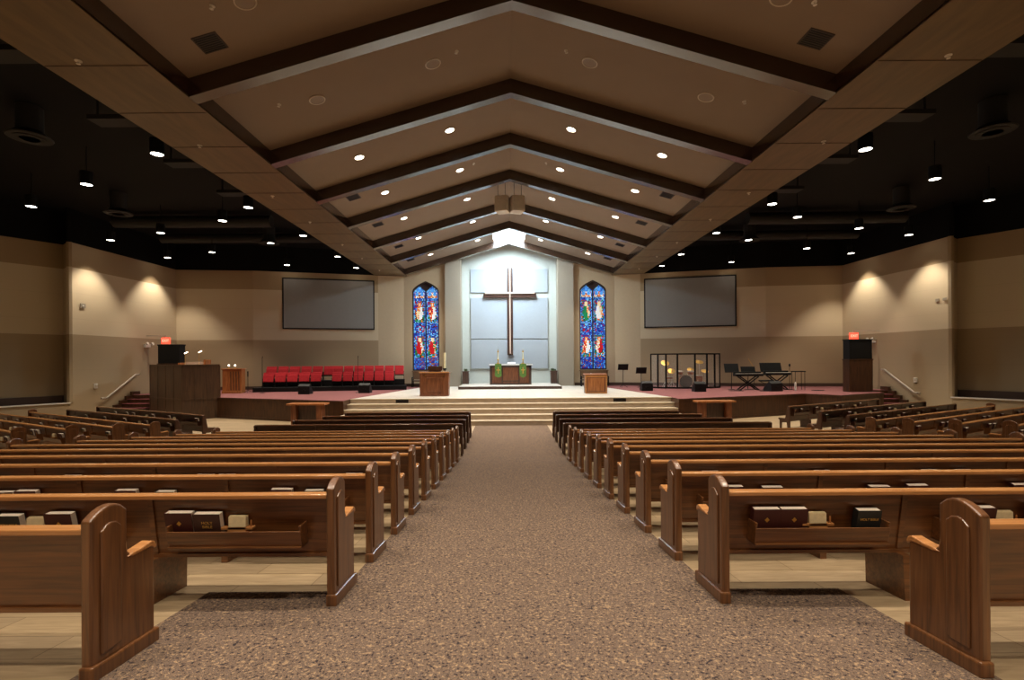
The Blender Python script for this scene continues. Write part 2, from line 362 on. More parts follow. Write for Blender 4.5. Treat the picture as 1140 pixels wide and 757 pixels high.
for wi, s in ((1, -1), (2, 1)):
    cx = WX * s
    t = bpy.data.objects.new('window_%d' % wi, None); C.objects.link(t); t.location = (cx, 33.5, WZ0); t['kind'] = 'structure'
    off = Vector((-cx, -33.5, -WZ0))
    outer = arch(cx, WW, WZ0, WZ1); inner = arch(cx, WW - .07, WZ0 + .07, WZ1 - .09)
    n = len(outer); m = MB()
    m.add([Vector((x, y, z)) + off for y in (33.42, 33.6) for p in (outer, inner) for x, z in p],
          [(i, i+1, n+i+1, n+i) for i in range(n-1)] + [(0, n, 2*n-1, n-1)] + [(2*n+i, 2*n+i+1, 3*n+i+1, 3*n+i) for i in range(n-1)] + [(2*n, 3*n, 4*n-1, 3*n-1)] +
          [(n+i, n+i+1, 3*n+i+1, 3*n+i) for i in range(n-1)])
    m.build('window_frame', 'lead', t)
    m = MB(); m.box((-.035, -.08, .03), (.035, .05, WZ1 - WZ0 - .6)); m.build('mullion', 'lead', t)
    lan = [arch(cx + sg * .43, .39, WZ0 + .08, WZ1 - .33, spring=.46) for sg in (-1, 1)]
    # dark tracery plate filling the head
    m = MB(); m.prism([(x - cx, z - WZ0) for x, z in arch(cx, WW - .05, WZ0 + .03, WZ1 - .05)], 'y', .045, .09); m.build('tracery', 'lead', t)
    m = MB(); nu, nv = 22, 92
    for li, poly in enumerate(lan):
        lc = cx + (-.43, .43)[li]
        for j in range(nv):
            for i in range(nu // 2):
                du = .78 / (nu // 2); dz = (WZ1 - .33 - WZ0 - .08) / nv
                x = lc - .39 + du * (i + .5); z = WZ0 + .08 + dz * (j + .5)
                if not inside(x, z, poly): continue
                v = (z - WZ0) / (WZ1 - WZ0)
                m.cur = glass_colour((x - lc) / .39, v, li * 2 + (wi - 1) * 3)
                g = .006; q = [(x - du/2 + g, z - dz/2 + g), (x + du/2 - g, z - dz/2 + g), (x + du/2 - g, z + dz/2 - g), (x - du/2 + g, z + dz/2 - g)]
                y0 = .03
                m.add([(a - cx + random.uniform(-.004, .004), y0, b - WZ0) for a, b in q] + [(a - cx, y0 + .012, b - WZ0) for a, b in q], [(0,1,2,3), (0,1,5,4), (1,2,6,5), (2,3,7,6), (3,0,4,7)])
        # trefoil lobes at the top of each lancet
        for (dx, dz_, r) in ((-.2, -.98, .12), (.2, -.98, .12), (0, -.72, .1)):
            m.cur = 2 if dz_ < -.7 else 3
            k = 12; c0 = lc - cx + dx * .85; z0 = WZ1 - WZ0 + dz_ + .12
            m.add([(c0 + r * math.cos(2*PI*q/k), .022, z0 + r * math.sin(2*PI*q/k)) for q in range(k)], [tuple(range(k))])
    m.build('stained_glass', gm, t)
    m = MB(); m.box((-.93, -.14, -.1), (.93, .08, 0)); m.build('window_sill', 'wall_plain', t)

# niche behind the altar
m = MB(); m.box((-3.2, 34.2, 0), (3.2, 34.4, 10.9)); struct(m.build('wall_niche', 'niche'))
def panel_set():
    for k, (z0, z1) in enumerate(((2.15, 4.1), (4.16, 6.95), (7.3, 8.9))):
        m = MB(); m.box((-2.62, 34.1, z0), (2.62, 34.19, z1)); o = m.build('acoustic_panel', 'niche_panel', bevel=.02)
        tag(o, ['lowest grey wall panel behind the altar', 'middle grey wall panel, behind the lower part of the cross', 'topmost grey wall panel, behind the head of the cross'][k], 'wall panel', 'grey panels on the altar wall')
panel_set()
# wall cross: two layers
t = thing('hanging_cross', 'large dark wooden cross with pale front strip, hung on the pale niche wall', 'cross', (0.05, 33.95, 3.05))
m = MB(); m.box((-.19, .0, 0), (-.05, .12, 5.9)); m.box((.05, 0, 0), (.19, .12, 5.9)); m.box((-.07, .06, 0), (.07, .12, 5.75)); m.build('upright', 'cross', t, bevel=.01)
m = MB(); m.box((-1.78, -.02, 3.88), (1.78, .12, 4.18)); m.build('crossarm', 'cross', t, bevel=.01)
m = MB(); m.box((-.04, -.06, .1), (.04, .06, 5.75)); m.build('front_strip', 'cross_light', t, bevel=.01)
m = MB(); m.box((-1.68, -.1, 4.13), (1.68, -.02, 4.25)); m.build('arm_strip', 'cross_light', t, bevel=.01)
m = MB(); m.box((-.02, .1, 1), (.02, .2, 4.5)); m.build('wall_bracket', 'black_metal', t)

# ------------------------------------------------------------------ gable ceiling, beams, soffits
EX, SXO, ZE, ZA = 6.8, 8.78, 8.71, 10.7
SKY = (29.15, 32.78, 1.0)
slope = (ZA - ZE) / EX
def cz(x): return ZA - slope * abs(x)
m = MB()
def slab(x0, x1, y0, y1, t=.12):
    m.add([(x0, y0, cz(x0)), (x1, y0, cz(x1)), (x1, y1, cz(x1)), (x0, y1, cz(x0)), (x0, y0, cz(x0)+t), (x1, y0, cz(x1)+t), (x1, y1, cz(x1)+t), (x0, y1, cz(x0)+t)],
          [(0,1,2,3),(7,6,5,4),(0,4,5,1),(1,5,6,2),(2,6,7,3),(3,7,4,0)])
for s in (1, -1):
    slab(0, EX * s, -6, SKY[0]); slab(SKY[2] * s, EX * s, SKY[0], 34.4); slab(0, SKY[2] * s, SKY[1], 34.4)
struct(m.build('ceiling', 'ceiling'))
# skylight: shaft and translucent backlit pane
t = bpy.data.objects.new('window_3', None); C.objects.link(t); t['kind'] = 'structure'
m = MB()
for s in (1, -1):
    m.add([(0, SKY[0], ZA+.15), (SKY[2]*s, SKY[0], cz(1)+.15), (SKY[2]*s, SKY[1], cz(1)+.15), (0, SKY[1], ZA+.15)], [(0,1,2,3)])
m.build('skylight_pane', 'sky_pane', t)
m = MB()
for s in (1, -1): m.box((min(s*SKY[2], s*(SKY[2]+.05)), SKY[0]-.05, cz(1)-.0), (max(s*SKY[2], s*(SKY[2]+.05)), SKY[1]+.05, cz(1)+.3))
m.build('skylight_frame', 'ceiling', t)
BY = [3.5, 7.0, 10.55, 14.2, 17.6, 21.0, 25.0, 28.8, 32.75]
for k, y in enumerate([-3.5, 0] + BY):
    m = MB(); zb, ze = 10.3, 8.31
    poly = [(-EX-.02, ze), (0, zb), (EX+.02, ze), (EX+.02, ZE+.05), (0, ZA+.05), (-EX-.02, ZE+.05)]
    m.prism(poly, 'y', y, y + .3); struct(m.build('trim_%d' % (10 + k), 'beam'))
for s, side in ((1, 'right'), (-1, 'left')):
    a, b = sorted((EX*s, SXO*s))
    m = MB(); m.box((a, -6, 8.31), (b, 33.4, 8.36)); struct(m.build('ceiling_soffit_' + side, 'soffit'))
    m = MB(); a, b = sorted((EX*s, (EX+.06)*s)); m.box((a, -6, 8.33), (b, 33.4, ZE+.05)); struct(m.build('trim_%d' % (30 if s > 0 else 31), 'beam'))
    m = MB(); a, b = sorted(((SXO-.06)*s, SXO*s)); m.box((a, -6, 8.33), (b, 33.2, 9.95)); struct(m.build('trim_%d' % (32 if s > 0 else 33), 'black_ceiling'))
    # open seams between the veneer sheets
    m = MB()
    for i in range(22):
        y = -5 + i * 1.8; a, b = sorted(((EX+.02)*s, (SXO-.02)*s)); m.box((a, y, 8.3), (b, y + .012, 8.312))
    struct(m.build('trim_%d' % (34 if s > 0 else 35), 'base'))
    a, b = sorted(((SXO-.06)*s, 27.2*s)); m = MB(); m.box((a, -6, 9.9), (b, 34, 10)); struct(m.build('ceiling_black_' + side, 'black_ceiling'))

# ------------------------------------------------------------------ stage and steps
def poly_block(name, pts, z0, z1, mats, topmat=1):
    m = MB(); n = len(pts)
    m.cur = 0; m.add([(x, y, z) for z in (z0, z1) for x, y in pts], [(i, (i+1) % n, (i+1) % n + n, i + n) for i in range(n)])
    m.cur = 1; m.add([(x, y, z1) for x, y in pts], [tuple(range(n))])
    return m.build(name, mats)
for s, side in ((1, 'right'), (-1, 'left')):
    P = [(7.3, 21.9), (14.4, 24.6)] + ([(15.4, 23.4), (18.55, 25.0)] if s > 0 else [(15.4, 24.2), (18.55, 26.0)]) + [(18.55, 26.8), (20.2, 26.8), (20.2, 30.5), (15.8, 31), (8.6, 33), (7, 33.4), (5.5, 33.4), (7.3, 22.9)]
    struct(poly_block('floor_stage_' + side, [(x*s, y) for x, y in P], 0, 1.0, ['stage_wood', 'stage_carpet']))
    m = MB()
    for (a, b) in zip(P[:4], P[1:4]):
        a = Vector((a[0]*s, a[1])); b = Vector((b[0]*s, b[1])); d = (b-a).normalized(); nrm = Vector((d.y, -d.x)) * s * .02
        for z0, z1 in ((.0, .12), (.9, .99)):
            m.add([(*q, z) for z in (z0, z1) for q in (a, b, b + nrm, a + nrm)], [(0,3,2,1),(4,5,6,7),(0,1,5,4),(1,2,6,5),(2,3,7,6),(3,0,4,7)])
    struct(m.build('trim_%d' % (40 if s > 0 else 41), 'stage_wood'))
    # side steps with carpeted treads along the wall
    for k in range(4):
        y0 = 26.8 - .4 * (k + 1); z = 1.0 - .2 * (k + 1); a, b = sorted((18.6*s, 20.2*s))
        m = MB(); m.cur = 0; m.box((a, y0, 0), (b, 26.8 - .4 * k, z - .02)); m.cur = 1; m.box((a, y0 - .02, z - .02), (b, 26.8 - .4*k, z))
        struct(m.build('floor_side_step_' + side, ['stage_wood', 'step_carpet']))
    m = MB(); st = [(27.3, 1.0), (27.3, 1.18), (26.72, 1.18)]
    for k in range(4): st += [(26.72 - .4*k, .98 - .2*k), (26.32 - .4*k, .98 - .2*k)]
    st += [(25.0, .0), (26.8, 0)]
    a, b = sorted((20.08*s, 20.2*s)); m.prism(st, 'x', a, b); struct(m.build('trim_%d' % (42 if s > 0 else 43), 'stage_wood'))
struct(poly_block('floor_dais', [(-7.3, 22.9), (7.3, 22.9), (5.5, 33.4), (3.3, 34.2), (-3.3, 34.2), (-5.5, 33.4)], 0, 1.0, ['step_stone', 'tile']))
for k in range(5):
    z = 1.0 - .2 * k; y = 22.9 - .46 * k
    m = MB(); m.cur = 0
    if k: m.box((-7.3, y, 0), (7.3, y + .455, z))
    m.cur = 1; m.box((-7.3, y - .025, z - .03), (7.3, y + .05, z + .004))
    struct(m.build('floor_step', ['step_stone', 'nosing']))
for s in (1, -1):
    m = MB(); m.box((-.29, -.02, 0), (.29, 0, .16)); m.cur = 1
    for i in range(9): m.box((-.27, -.028, .015 + i*.016), (.27, -.018, .022 + i*.016))
    o = m.build('floor_vent', ['vent', 'black'], loc=(4.95*s, 22.9, .82 - .005)); tag(o, 'dark metal vent grille in the top step, %s end' % ('right' if s > 0 else 'left'), 'vent', 'vents in the top step')
# altar platform
m = MB(); m.cur = 0; m.box((-3.07, 29.8, 1.0), (3.07, 34.2, 1.15)); m.cur = 1; m.box((-3.1, 29.77, 1.12), (3.1, 34.2, 1.165))
m2 = struct(poly_block('floor_altar_platform', [(-3.07, 29.8), (3.07, 29.8), (3.07, 34.19), (-3.07, 34.19)], 1.0, 1.165, ['base', 'tile']))
for s, side in ((1, 'right'), (-1, 'left')):
    t = thing('niche_planter', 'low brown wooden planter box with greenery at the %s foot of the altar niche' % side, 'planter', (2.9*s, 33.3, 1.165), 0, 'planters beside the altar')
    m = MB(); m.box((-.2, -.3, 0), (.2, .3, .82)); m.box((-.23, -.33, .78), (.23, .33, .84)); m.build('box', 'cross', t, bevel=.01)
    m = MB(); m.box((-.205, -.31, .08), (-.1, -.3, .72)); m.box((.1, -.31, .08), (.205, -.3, .72)); m.build('front_panel', 'cross', t)
    m = MB()
    for i in range(46):
        a = random.uniform(0, 2*PI); r = random.uniform(0, .18); x, y = r*math.cos(a), r*math.sin(a)*1.3; hh = random.uniform(.04, .2)
        e = Matrix.Rotation(random.uniform(0, PI), 3, 'Z')
        v = [e @ Vector(p) for p in ((-.02, 0, 0), (.02, 0, 0), (.03, .03, hh*.7), (0, .06, hh), (-.03, .03, hh*.7))]
        m.add([(q.x + x, q.y + y, q.z + .83) for q in v], [(0,1,2,3,4)])
    m.build('greenery', 'leaf', t)
# altar
t = thing('altar', 'wooden altar table draped with white cloth and two green banners below the cross', 'altar', (.05, 31.9, 1.165))
m = MB(); m.box((-1.3, 0, 0), (1.3, .8, 1.2)); m.build('body', 'lectern', t, bevel=.01)
m = MB()
for a, b in ((-1.32, -1.16), (1.16, 1.32), (-.56, -.5), (.5, .56)): m.box((a, -.04, 0), (b, .0, 1.2))
m.box((-1.32, -.05, 0), (1.32, 0, .1)); m.box((-1.32, -.04, 1.08), (1.32, 0, 1.2)); m.box((-.5, -.03, .2), (.5, 0, .26)); m.build('front_frame', 'cross', t, bevel=.008)
m = MB(); m.box((-1.38, -.08, 1.2), (1.38, .88, 1.28)); m.build('table_top', 'cross', t, bevel=.01)
cl = MB(); cl.box((-1.36, -.12, 1.28), (1.4, .9, 1.3)); cl.box((-1.36, -.125, 1.22), (1.4, -.11, 1.3))
o = cl.build('altar_cloth', 'white_cloth', loc=(.05, 31.9, 1.166)); tag(o, 'white linen cloth lying on the altar top', 'cloth')
for s in (1, -1):
    m = MB(); m.box((-.21, -.15, -.75), (.21, -.135, .01)); m.prism([(-.21, -.75), (.21, -.75), (0, -.86)], 'y', -.15, -.135); m.box((-.21, -.15, 0), (.21, .8, .012))
    m.cur = 1; m.box((-.03, -.158, -.6), (.03, -.149, -.2)); m.box((-.12, -.158, -.4), (.12, -.149, -.34)); 
    o = m.build('green_banner', ['green_cloth', 'gold'], loc=(.05 + .78*s, 31.9, 2.468)); tag(o, 'green cloth banner with gold cross hanging over the %s part of the altar front' % ('right' if s > 0 else 'left'), 'banner', 'green altar banners')
    t = thing('altar_candle', 'white candle in a gold holder on the %s side of the altar' % ('right' if s > 0 else 'left'), 'candle', (.05 + .8*s, 32.25, 2.482), 0, 'altar candles')
    m = MB(); m.lathe([(.12, 0), (.12, .03), (.04, .06), (.03, .22), (.06, .25), (.07, .3), (.02, .3)]); m.build('holder', 'brass', t, True)
    m = MB(); m.lathe([(.035, .3), (.035, .78), (.0, .8)]); m.build('wax', 'wax', t, True)
    m = MB(); m.lathe([(.05, .74), (.055, .78), (.02, .86), (.01, .92), (0, .93)]); m.build('follower', 'brass', t, True)
m = MB(); m.box((-.28, -.2, 0), (.28, .2, .03)); m.prism([(-.2, .03), (.22, .03), (.22, .1)], 'x', -.25, 0); m.prism([(-.2, .03), (.22, .03), (.22, .1)], 'x', 0.01, .26)
o = m.build('open_book', 'white_cloth', loc=(.1, 32.2, 2.482)); tag(o, 'open white book lying in the middle of the altar', 'book')

# lectern left (large pulpit)
t = thing('pulpit', 'large brown wooden pulpit with inset front panel at the left edge of the dais', 'pulpit', (-3.72, 24.5, 1.003))
m = MB(); m.prism([(-.68, 0), (.68, 0), (.72, 1.12), (-.72, 1.12)], 'y', 0, .62); m.build('body', 'lectern', t, bevel=.015)
m = MB(); m.box((-.74, -.05, 1.12), (.74, .68, 1.18)); m.build('desk_top', 'rail', t, bevel=.015)
m = MB(); m.box((-.71, -.04, 0), (.71, 0, .07)); m.box((-.7, -.03, .07), (-.6, 0, 1.1)); m.box((.6, -.03, .07), (.7, 0, 1.1)); m.box((-.36, -.03, .2), (.36, 0, .24)); m.box((-.36, -.03, .86), (.36, 0, .9)); m.box((-.38, -.03, .2), (-.34, 0, .9)); m.box((.34, -.03, .2), (.38, 0, .9)); m.build('front_molding', 'lectern', t, bevel=.008)
for sx in (-.45, .45):
    m = MB(); m.lathe([(0, -.05), (.04, -.04), (.05, 0)], (0,0,0), 14, Matrix.Rotation(-PI/2, 3, 'X').inverted()); m.build('stud', 'brass', t, True, loc=(sx, -.0, .98))
t = thing('book_stand', 'small brown wooden book stand on top of the pulpit', 'book stand', (-3.72, 24.72, 2.188))
m = MB(); m.box((-.3, .02, 0), (.3, .3, .08)); m.build('base', 'cross', t, bevel=.01)
m = MB(); m.prism([(0, .06), (.34, .06), (.34, .1), (0, .27)], 'x', -.36, .36); m.build('slanted_rest', 'cross', t, bevel=.01)
t = thing('paschal_candle', 'tall thick white candle on a black floor stand behind the pulpit', 'candle', (-3.45, 26.5, 1.003))
m = MB(); m.lathe([(.2, 0), (.2, .03), (.03, .06), (.03, 1.2), (.09, 1.25), (.09, 1.32), (.02, 1.32)]); m.build('stand', 'black_metal', t, True)
m = MB(); m.lathe([(.06, 1.32), (.06, 2.12), (.05, 2.14), (0, 2.14)]); m.build('wax', 'wax', t, True)
# lectern right
t = thing('lectern', 'square light brown wooden lectern standing on the right side of the dais', 'lectern', (4.36, 25.6, 1.003))
m = MB(); m.box((-.54, 0, 0), (.54, .5, .95)); m.build('body', 'lectern', t, bevel=.01)
m = MB(); m.box((-.56, -.03, 0), (.56, 0, .08)); m.box((-.56, -.03, .08), (-.48, 0, .92)); m.box((.48, -.03, .08), (.56, 0, .92)); m.box((-.5, -.03, .82), (.5, 0, .92)); m.build('front_frame', 'rail', t, bevel=.008)
m = MB(); m.box((-.42, -.015, .12), (.42, .0, .78)); m.build('front_panel', 'oak', t, bevel=.01)
m = MB(); m.prism([(-.04, .95), (.55, .95), (.55, 1.0), (-.04, .98)], 'x', -.58, .58); m.build('desk_top', 'oak', t, bevel=.01)

# clergy benches under the windows
def bench(loc, label):
    t = thing('clergy_bench', label, 'bench', loc, 0, 'wooden benches below the stained glass windows')
    m = MB(); m.box((-.9, 0, .38), (.9, .5, .44)); m.build('seat', 'cross', t, bevel=.01)
    m = MB(); m.box((-.9, .44, .5), (.9, .5, 1.0)); m.box((-.95, .42, .98), (.95, .53, 1.05)); m.build('backrest', 'stonewarm', t, bevel=.01)
    for x in (-.9, .84):
        for y in (.02, .44):
            m = MB(); m.box((x, y, 0), (x+.06, y+.06, .62 if y < .1 else 1.0)); m.build('leg', 'black', t)
        m = MB(); m.box((x, 0, .6), (x+.06, .46, .65)); m.build('armrest', 'black', t, bevel=.01)
    return t
bench((-5.45, 32.5, 1.0), 'brown wooden bench partly hidden by the pulpit, below the left stained glass window')
bench((5.5, 32.4, 1.0), 'brown wooden bench behind the lectern, below the right stained glass window')
m = MB()
for i in range(26):
    x = random.uniform(-.5, .5); z = random.uniform(0, .3) * (1 - abs(x)); r = random.uniform(.05, .09)
    m.lathe([(0, -r), (r*.7, -r*.7), (r, 0), (r*.7, r*.7), (0, r)], (x, random.uniform(-.06, .1), .08 + z), 8)
o = m.build('folded_blanket', 'white_cloth', smooth=True, loc=(5.55, 32.4, 1.44)); o.location = (5.5, 32.62, 1.44)
tag(o, 'heap of white and beige cloth on the bench behind the lectern', 'cloth')

# ------------------------------------------------------------------ pews
D_BASE = .5
PROF = [(0, 0), (0, .877), (.03, .897), (.07, .917), (.11, .93), (.145, .933), (.18, .929), (.22, .912), (.263, .876), (.263, .65), (.272, .615), (.3, .592), (.36, .588), (.45, .598), (.475, .592), (.49, .57), (.49, 0)]
def end_panel(t, x, out, sl):
    # x = inner face; out = +1/-1 direction of the outer face
    def zz(y): return -sl * y
    a, b = x, x + out * .06
    m = MB(); P = [(y, (zz(y) if z == 0 else z)) for y, z in PROF]; m.prism(P, 'x', a, b); e = m.build('end_panel', 'pew_v', t, bevel=.012)
    m = MB(); c, d = x - out * .0, x + out * .08
    m.prism([(-.02, zz(-.02) + .0), (-.02, zz(-.02) + .09), (.51, zz(.51) + .09), (.51, zz(.51))], 'x', c, d); m.build('plinth', 'pew_v', e, bevel=.012)
    # raised inset panel
    m = MB(); q = [(.06, .12), (.06, .80), (.10, .83), (.13, .838), (.17, .83), (.205, .80), (.205, .12)]
    m.prism(q, 'x', b - out*.004, b + out * .012); m.build('raised_panel', 'pew_v', e, bevel=.008)
    m = MB(); q2 = [(.255, .588), (.3, .60), (.36, .6), (.46, .612), (.49, .6), (.5, .575), (.5, .55), (.46, .575), (.3, .575)]
    m.prism(q2, 'x', a - out * .006, b + out * .008); m.build('armrest', 'rail', e, bevel=.008)
    return e
def pew(label, loc, rz, L, kind, sl, racks, group, cat='pew', x_in=1.45, seams=True, dirx=1):
    """local x from the aisle end (0) outward to L (dirx gives the sign), y towards the stage, z up"""
    t = thing('pew', label, cat, loc, rz, group); X = lambda a, b: tuple(sorted((a * dirx, b * dirx)))
    top = .83 if kind == 'B' else .925
    w = 'pew' if kind == 'B' else 'pew_dark'
    x0, x1 = (.06, L - .06)
    a, b = X(x0, x1)
    yb, yt = .135, .07            # back tilts: bottom further forward
    m = MB(); m.prism([(yb, .34), (yb + .03, .34), (yt + .03, top - .03), (yt, top - .03)], 'x', a, b); m.build('backrest', w, t)
    m = MB(); m.box((a, yt - .05, top - .035), (b, yt + .04, top)); m.build('top_rail', 'rail' if kind == 'B' else 'pew_rail_dark', t, bevel=.008)
    m = MB(); m.box((a, yb - .02, .33), (b, yb + .03, .355)); m.build('bottom_molding', w, t)
    m = MB(); m.prism([(yb, .375), (.475, .40), (.485, .42), (.475, .44), (yb, .415)], 'x', a, b); m.build('seat', w, t, bevel=.006)
    if kind == 'B':
        end_panel(t, .06 * dirx, -dirx, sl); end_panel(t, (L - .06) * dirx, dirx, sl)
    else:
        for x in (0, L - .06):
            c, d = X(x, x + .06)
            m = MB(); m.prism([(0.02, 0), (.02, .9), (.1, .925), (.14, .8), (.2, .46), (.46, .46), (.48, .42), (.42, .38), (.42, 0), (.36, 0), (.34, .3), (.14, .3), (.1, 0)], 'x', c, d); m.build('end_frame', w, t, bevel=.008)
    # mid supports and seams
    k = 1.42
    while k < L - .5:
        c, d = X(k - .02, k + .02); m = MB(); m.prism([(yb - .012, .345), (yb, .345), (yt, top - .04), (yt - .012, top - .04)], 'x', c, d); m.build('joint_batten', w, t)
        c, d = X(k - .03, k + .03)
        m = MB(); m.prism([(.03, -sl*.03), (.45, -sl*.45), (.46, .39), (.14, .372), (.14, .33), (.05, .33)], 'x', c, d); m.build('support_panel', w, t)
        k += 1.42
    t['rise'] = 0.0 if kind == 'B' else .1
    # book racks
    k = 0; st = .24; za = 0 if kind == 'B' else .1
    while st + 1.0 < L and k < racks:
        c, d = X(st, st + 1.0)
        m = MB(); m.prism([(.0, .45+za), (.012, .45+za), (-.018, .57+za), (-.03, .57+za)], 'x', c, d); m.box((c, -.02, .44+za), (d, .15, .452+za))
        for q in (c, d - .015): m.prism([(-.0, .44+za), (.15, .44+za), (.12, .61+za), (-.03, .61+za)], 'x', q, q + .015)
        m.build('book_rack', w, t, bevel=.003)
        k += 1; st += 1.42
    return t

protos = {}
def book_proto(kind):
    if kind in protos: return protos[kind]
    w, hh, th = {'hymnal': (.2, .25, .05), 'bible': (.175, .235, .05), 'brown': (.2, .24, .05)}[kind]
    cover = {'hymnal': 'maroon', 'bible': 'black_cover', 'brown': 'brown_cover'}[kind]
    t = thing('hymnal' if kind != 'bible' else 'bible', 'x', 'book')
    m = MB(); m.box((-w/2, -.003, 0), (w/2, 0, hh)); m.box((-w/2, th, 0), (w/2, th + .003, hh)); m.box((-w/2 - .003, -.003, 0), (-w/2 + .002, th + .003, hh)); m.build('cover', cover, t)
    m = MB(); m.box((-w/2 + .002, 0, .003), (w/2 - .004, th, hh - .004)); m.build('pages', 'paper', t)
    if kind == 'hymnal':
        m = MB(); z = hh * .66
        m.prism([(0, z-.02), (.018, z), (0, z+.02), (-.018, z)], 'y', -.0045, -.003); m.prism([(0, z-.012), (.01, z), (0, z+.012), (-.01, z)], 'y', -.0055, -.004); m.build('cover_emblem', 'brass', t)
    else:
        cu = bpy.data.curves.new('lettering', 'FONT'); cu.body = 'HOLY BIBLE' if kind == 'bible' else 'HOLY\nBIBLE'; cu.size = .026 if kind == 'bible' else .032; cu.align_x = 'CENTER'; cu.extrude = .0006
        o = bpy.data.objects.new('tmp', cu); C.objects.link(o); dg = bpy.context.evaluated_depsgraph_get(); me = bpy.data.meshes.new_from_object(o.evaluated_get(dg)); bpy.data.objects.remove(o)
        o = bpy.data.objects.new('cover_lettering', me); C.objects.link(o); o.parent = t; me.materials.clear(); me.materials.append(M['gold']); o.rotation_euler = (PI/2, 0, 0); o.location = (0, -.0045, hh * .66)
    protos[kind] = t; return t
def card_proto(kind):
    if kind in protos: return protos[kind]
    t = thing('card_holder', 'x', 'card holder')
    m = MB(); m.box((-.07, -.0, 0), (.07, .06, .13)); m.box((-.12, .0, .11), (.12, .05, .13)); m.build('holder', 'rail', t, bevel=.003)
    m = MB()
    for i in range(5): m.box((-.065, .008 + i*.009, .12), (.065, .014 + i*.009, .205 + .004*(i % 3)))
    m.build('cards', 'card', t)
    m = MB(); m.tube([(.1, .02, .12), (.1, .02, .18)], .006); m.build('pencil', 'oak', t)
    protos[kind] = t; return t
used = set()
def put_item(pw, kind, lx, dirx, label, group, tilt=.2):
    p = card_proto(kind) if kind == 'cards' else book_proto(kind)
    if kind not in used: used.add(kind); c = p
    else: c = copy_tree(p)
    R = Matrix.Rotation(pw.rotation_euler.z, 3, 'Z')
    off = R @ Vector((lx * dirx, .06 if kind != 'cards' else .03, .455 + pw.get('rise', 0)))
    c.location = Vector(pw.location) + off
    c.rotation_euler = (tilt if kind != 'cards' else 0, 0, pw.rotation_euler.z)
    c['label'] = label; c['group'] = group
    c['category'] = 'card holder' if kind == 'cards' else 'book'
    return c
ORD = ['first', 'second', 'third', 'fourth', 'fifth', 'sixth', 'seventh', 'eighth', 'ninth', 'tenth', 'eleventh', 'twelfth', 'thirteenth', 'fourteenth', 'fifteenth']
KD = {'hymnal': 'maroon hymnal', 'bible': 'black gold-lettered bible', 'brown': 'brown gold-lettered bible', 'cards': 'cream card holder'}
W = 1.43
rowY = {1: 2.73, 2: 3.76}
for k in range(3, 12): rowY[k] = (k + 1.65) * 1.03
rowY.update({12: 14.43, 13: 15.5, 14: 16.65, 15: 17.7})
outer = {15: 5.9, 14: 6.3, 13: 6.8, 12: 7.45, 11: 7.8, 10: 8.15, 9: 8.45, 8: 8.75, 7: 9.05, 6: 9.15, 5: 9.2, 4: 9.25, 3: 9.3, 2: 9.3, 1: 9.3}
def row_word(k):
    n = 16 - k
    if k == 1: return 'rearmost'
    return ['', 'first', 'second', 'third', 'fourth', 'fifth', 'sixth', 'seventh', 'eighth', 'ninth', 'tenth', 'eleventh', 'twelfth', 'thirteenth', 'fourteenth'][n]
for k in range(1, 16):
    y = rowY[k]
    for s, side in ((-1, 'left'), (1, 'right')):
        kind = 'A' if k >= 12 else 'B'; x_in = 2.414 if k == 1 else W + .02
        if k >= 12: x_in = W + .02
        L = outer[k] - x_in; sl = SL if kind == 'B' else 0
        z = h(0, y)
        nv = 0 if k == 1 else 5
        lab = ('dark open-ended pew %s of the centre aisle, %s row back from the steps' if kind == 'A' else 'brown panelled-end pew %s of the centre aisle, %s row back from the steps') % (side, row_word(k))
        if k == 1: lab = 'nearest brown pew on the %s, set back from the aisle, panelled end towards us' % side
        if k == 2: lab = 'long brown pew with books in its rack, second nearest on the %s of the aisle' % side
        p = pew(lab, (x_in * s, y, z), 0, L, kind, sl, 0 if k == 1 else 5, 'pews in the centre block', dirx=s)
        G = 'books and card holders in the pew racks'
        lim = 1.05 * y + .3
        if k == 2:
            items = {-1: [(.745, 'cards'), (.965, 'brown'), (1.175, 'hymnal'), (2.08, 'hymnal'), (2.27, 'cards'), (2.46, 'bible'), (2.67, 'brown')],
                     1: [(.35, 'hymnal'), (.555, 'hymnal'), (.74, 'cards'), (1.12, 'bible'), (1.97, 'hymnal'), (2.15, 'cards'), (2.45, 'hymnal')]}[s]
            pl = {-1: ['nearest the pew end in the first rack', 'beside the card holder in the first rack', 'leftmost in the first rack', 'tilted beside the pew end in front', 'next to the tilted hymnal', 'further left, showing its corner', 'cut by the left picture edge'],
                  1: ['leftmost in the first rack', 'second from the left in the first rack', 'beside the two hymnals', 'at the right end of the first rack', 'just right of the nearest pew end', 'low in the second rack', 'cut by the right picture edge']}[s]
            for (lx, kd), w in zip(items, pl): put_item(p, kd, lx, s, '%s %s, second nearest %s pew' % (KD[kd], w, side), G)
        elif 2 < k < 12:
            st = .24; rk = 0
            while st + 1.0 < L:
                if x_in + st < lim:
                    pos = st + .14; n = 0
                    opts = [['hymnal', 'hymnal'], ['hymnal', 'brown', 'cards'], ['brown', 'hymnal'], ['bible', 'hymnal'], ['hymnal']]
                    if k >= 9 and (rk + k) % 2: opts = [[]]
                    for kd in random.choice(opts):
                        pos += random.uniform(0, .2); 
                        if pos > st + .9: break
                        put_item(p, kd, pos, s, '%s %s in the %s rack from the aisle, %s pew on the %s' % (KD[kd], ORD[n], ORD[rk], row_word(k), side), G)
                        n += 1; pos += .22
                rk += 1; st += 1.42

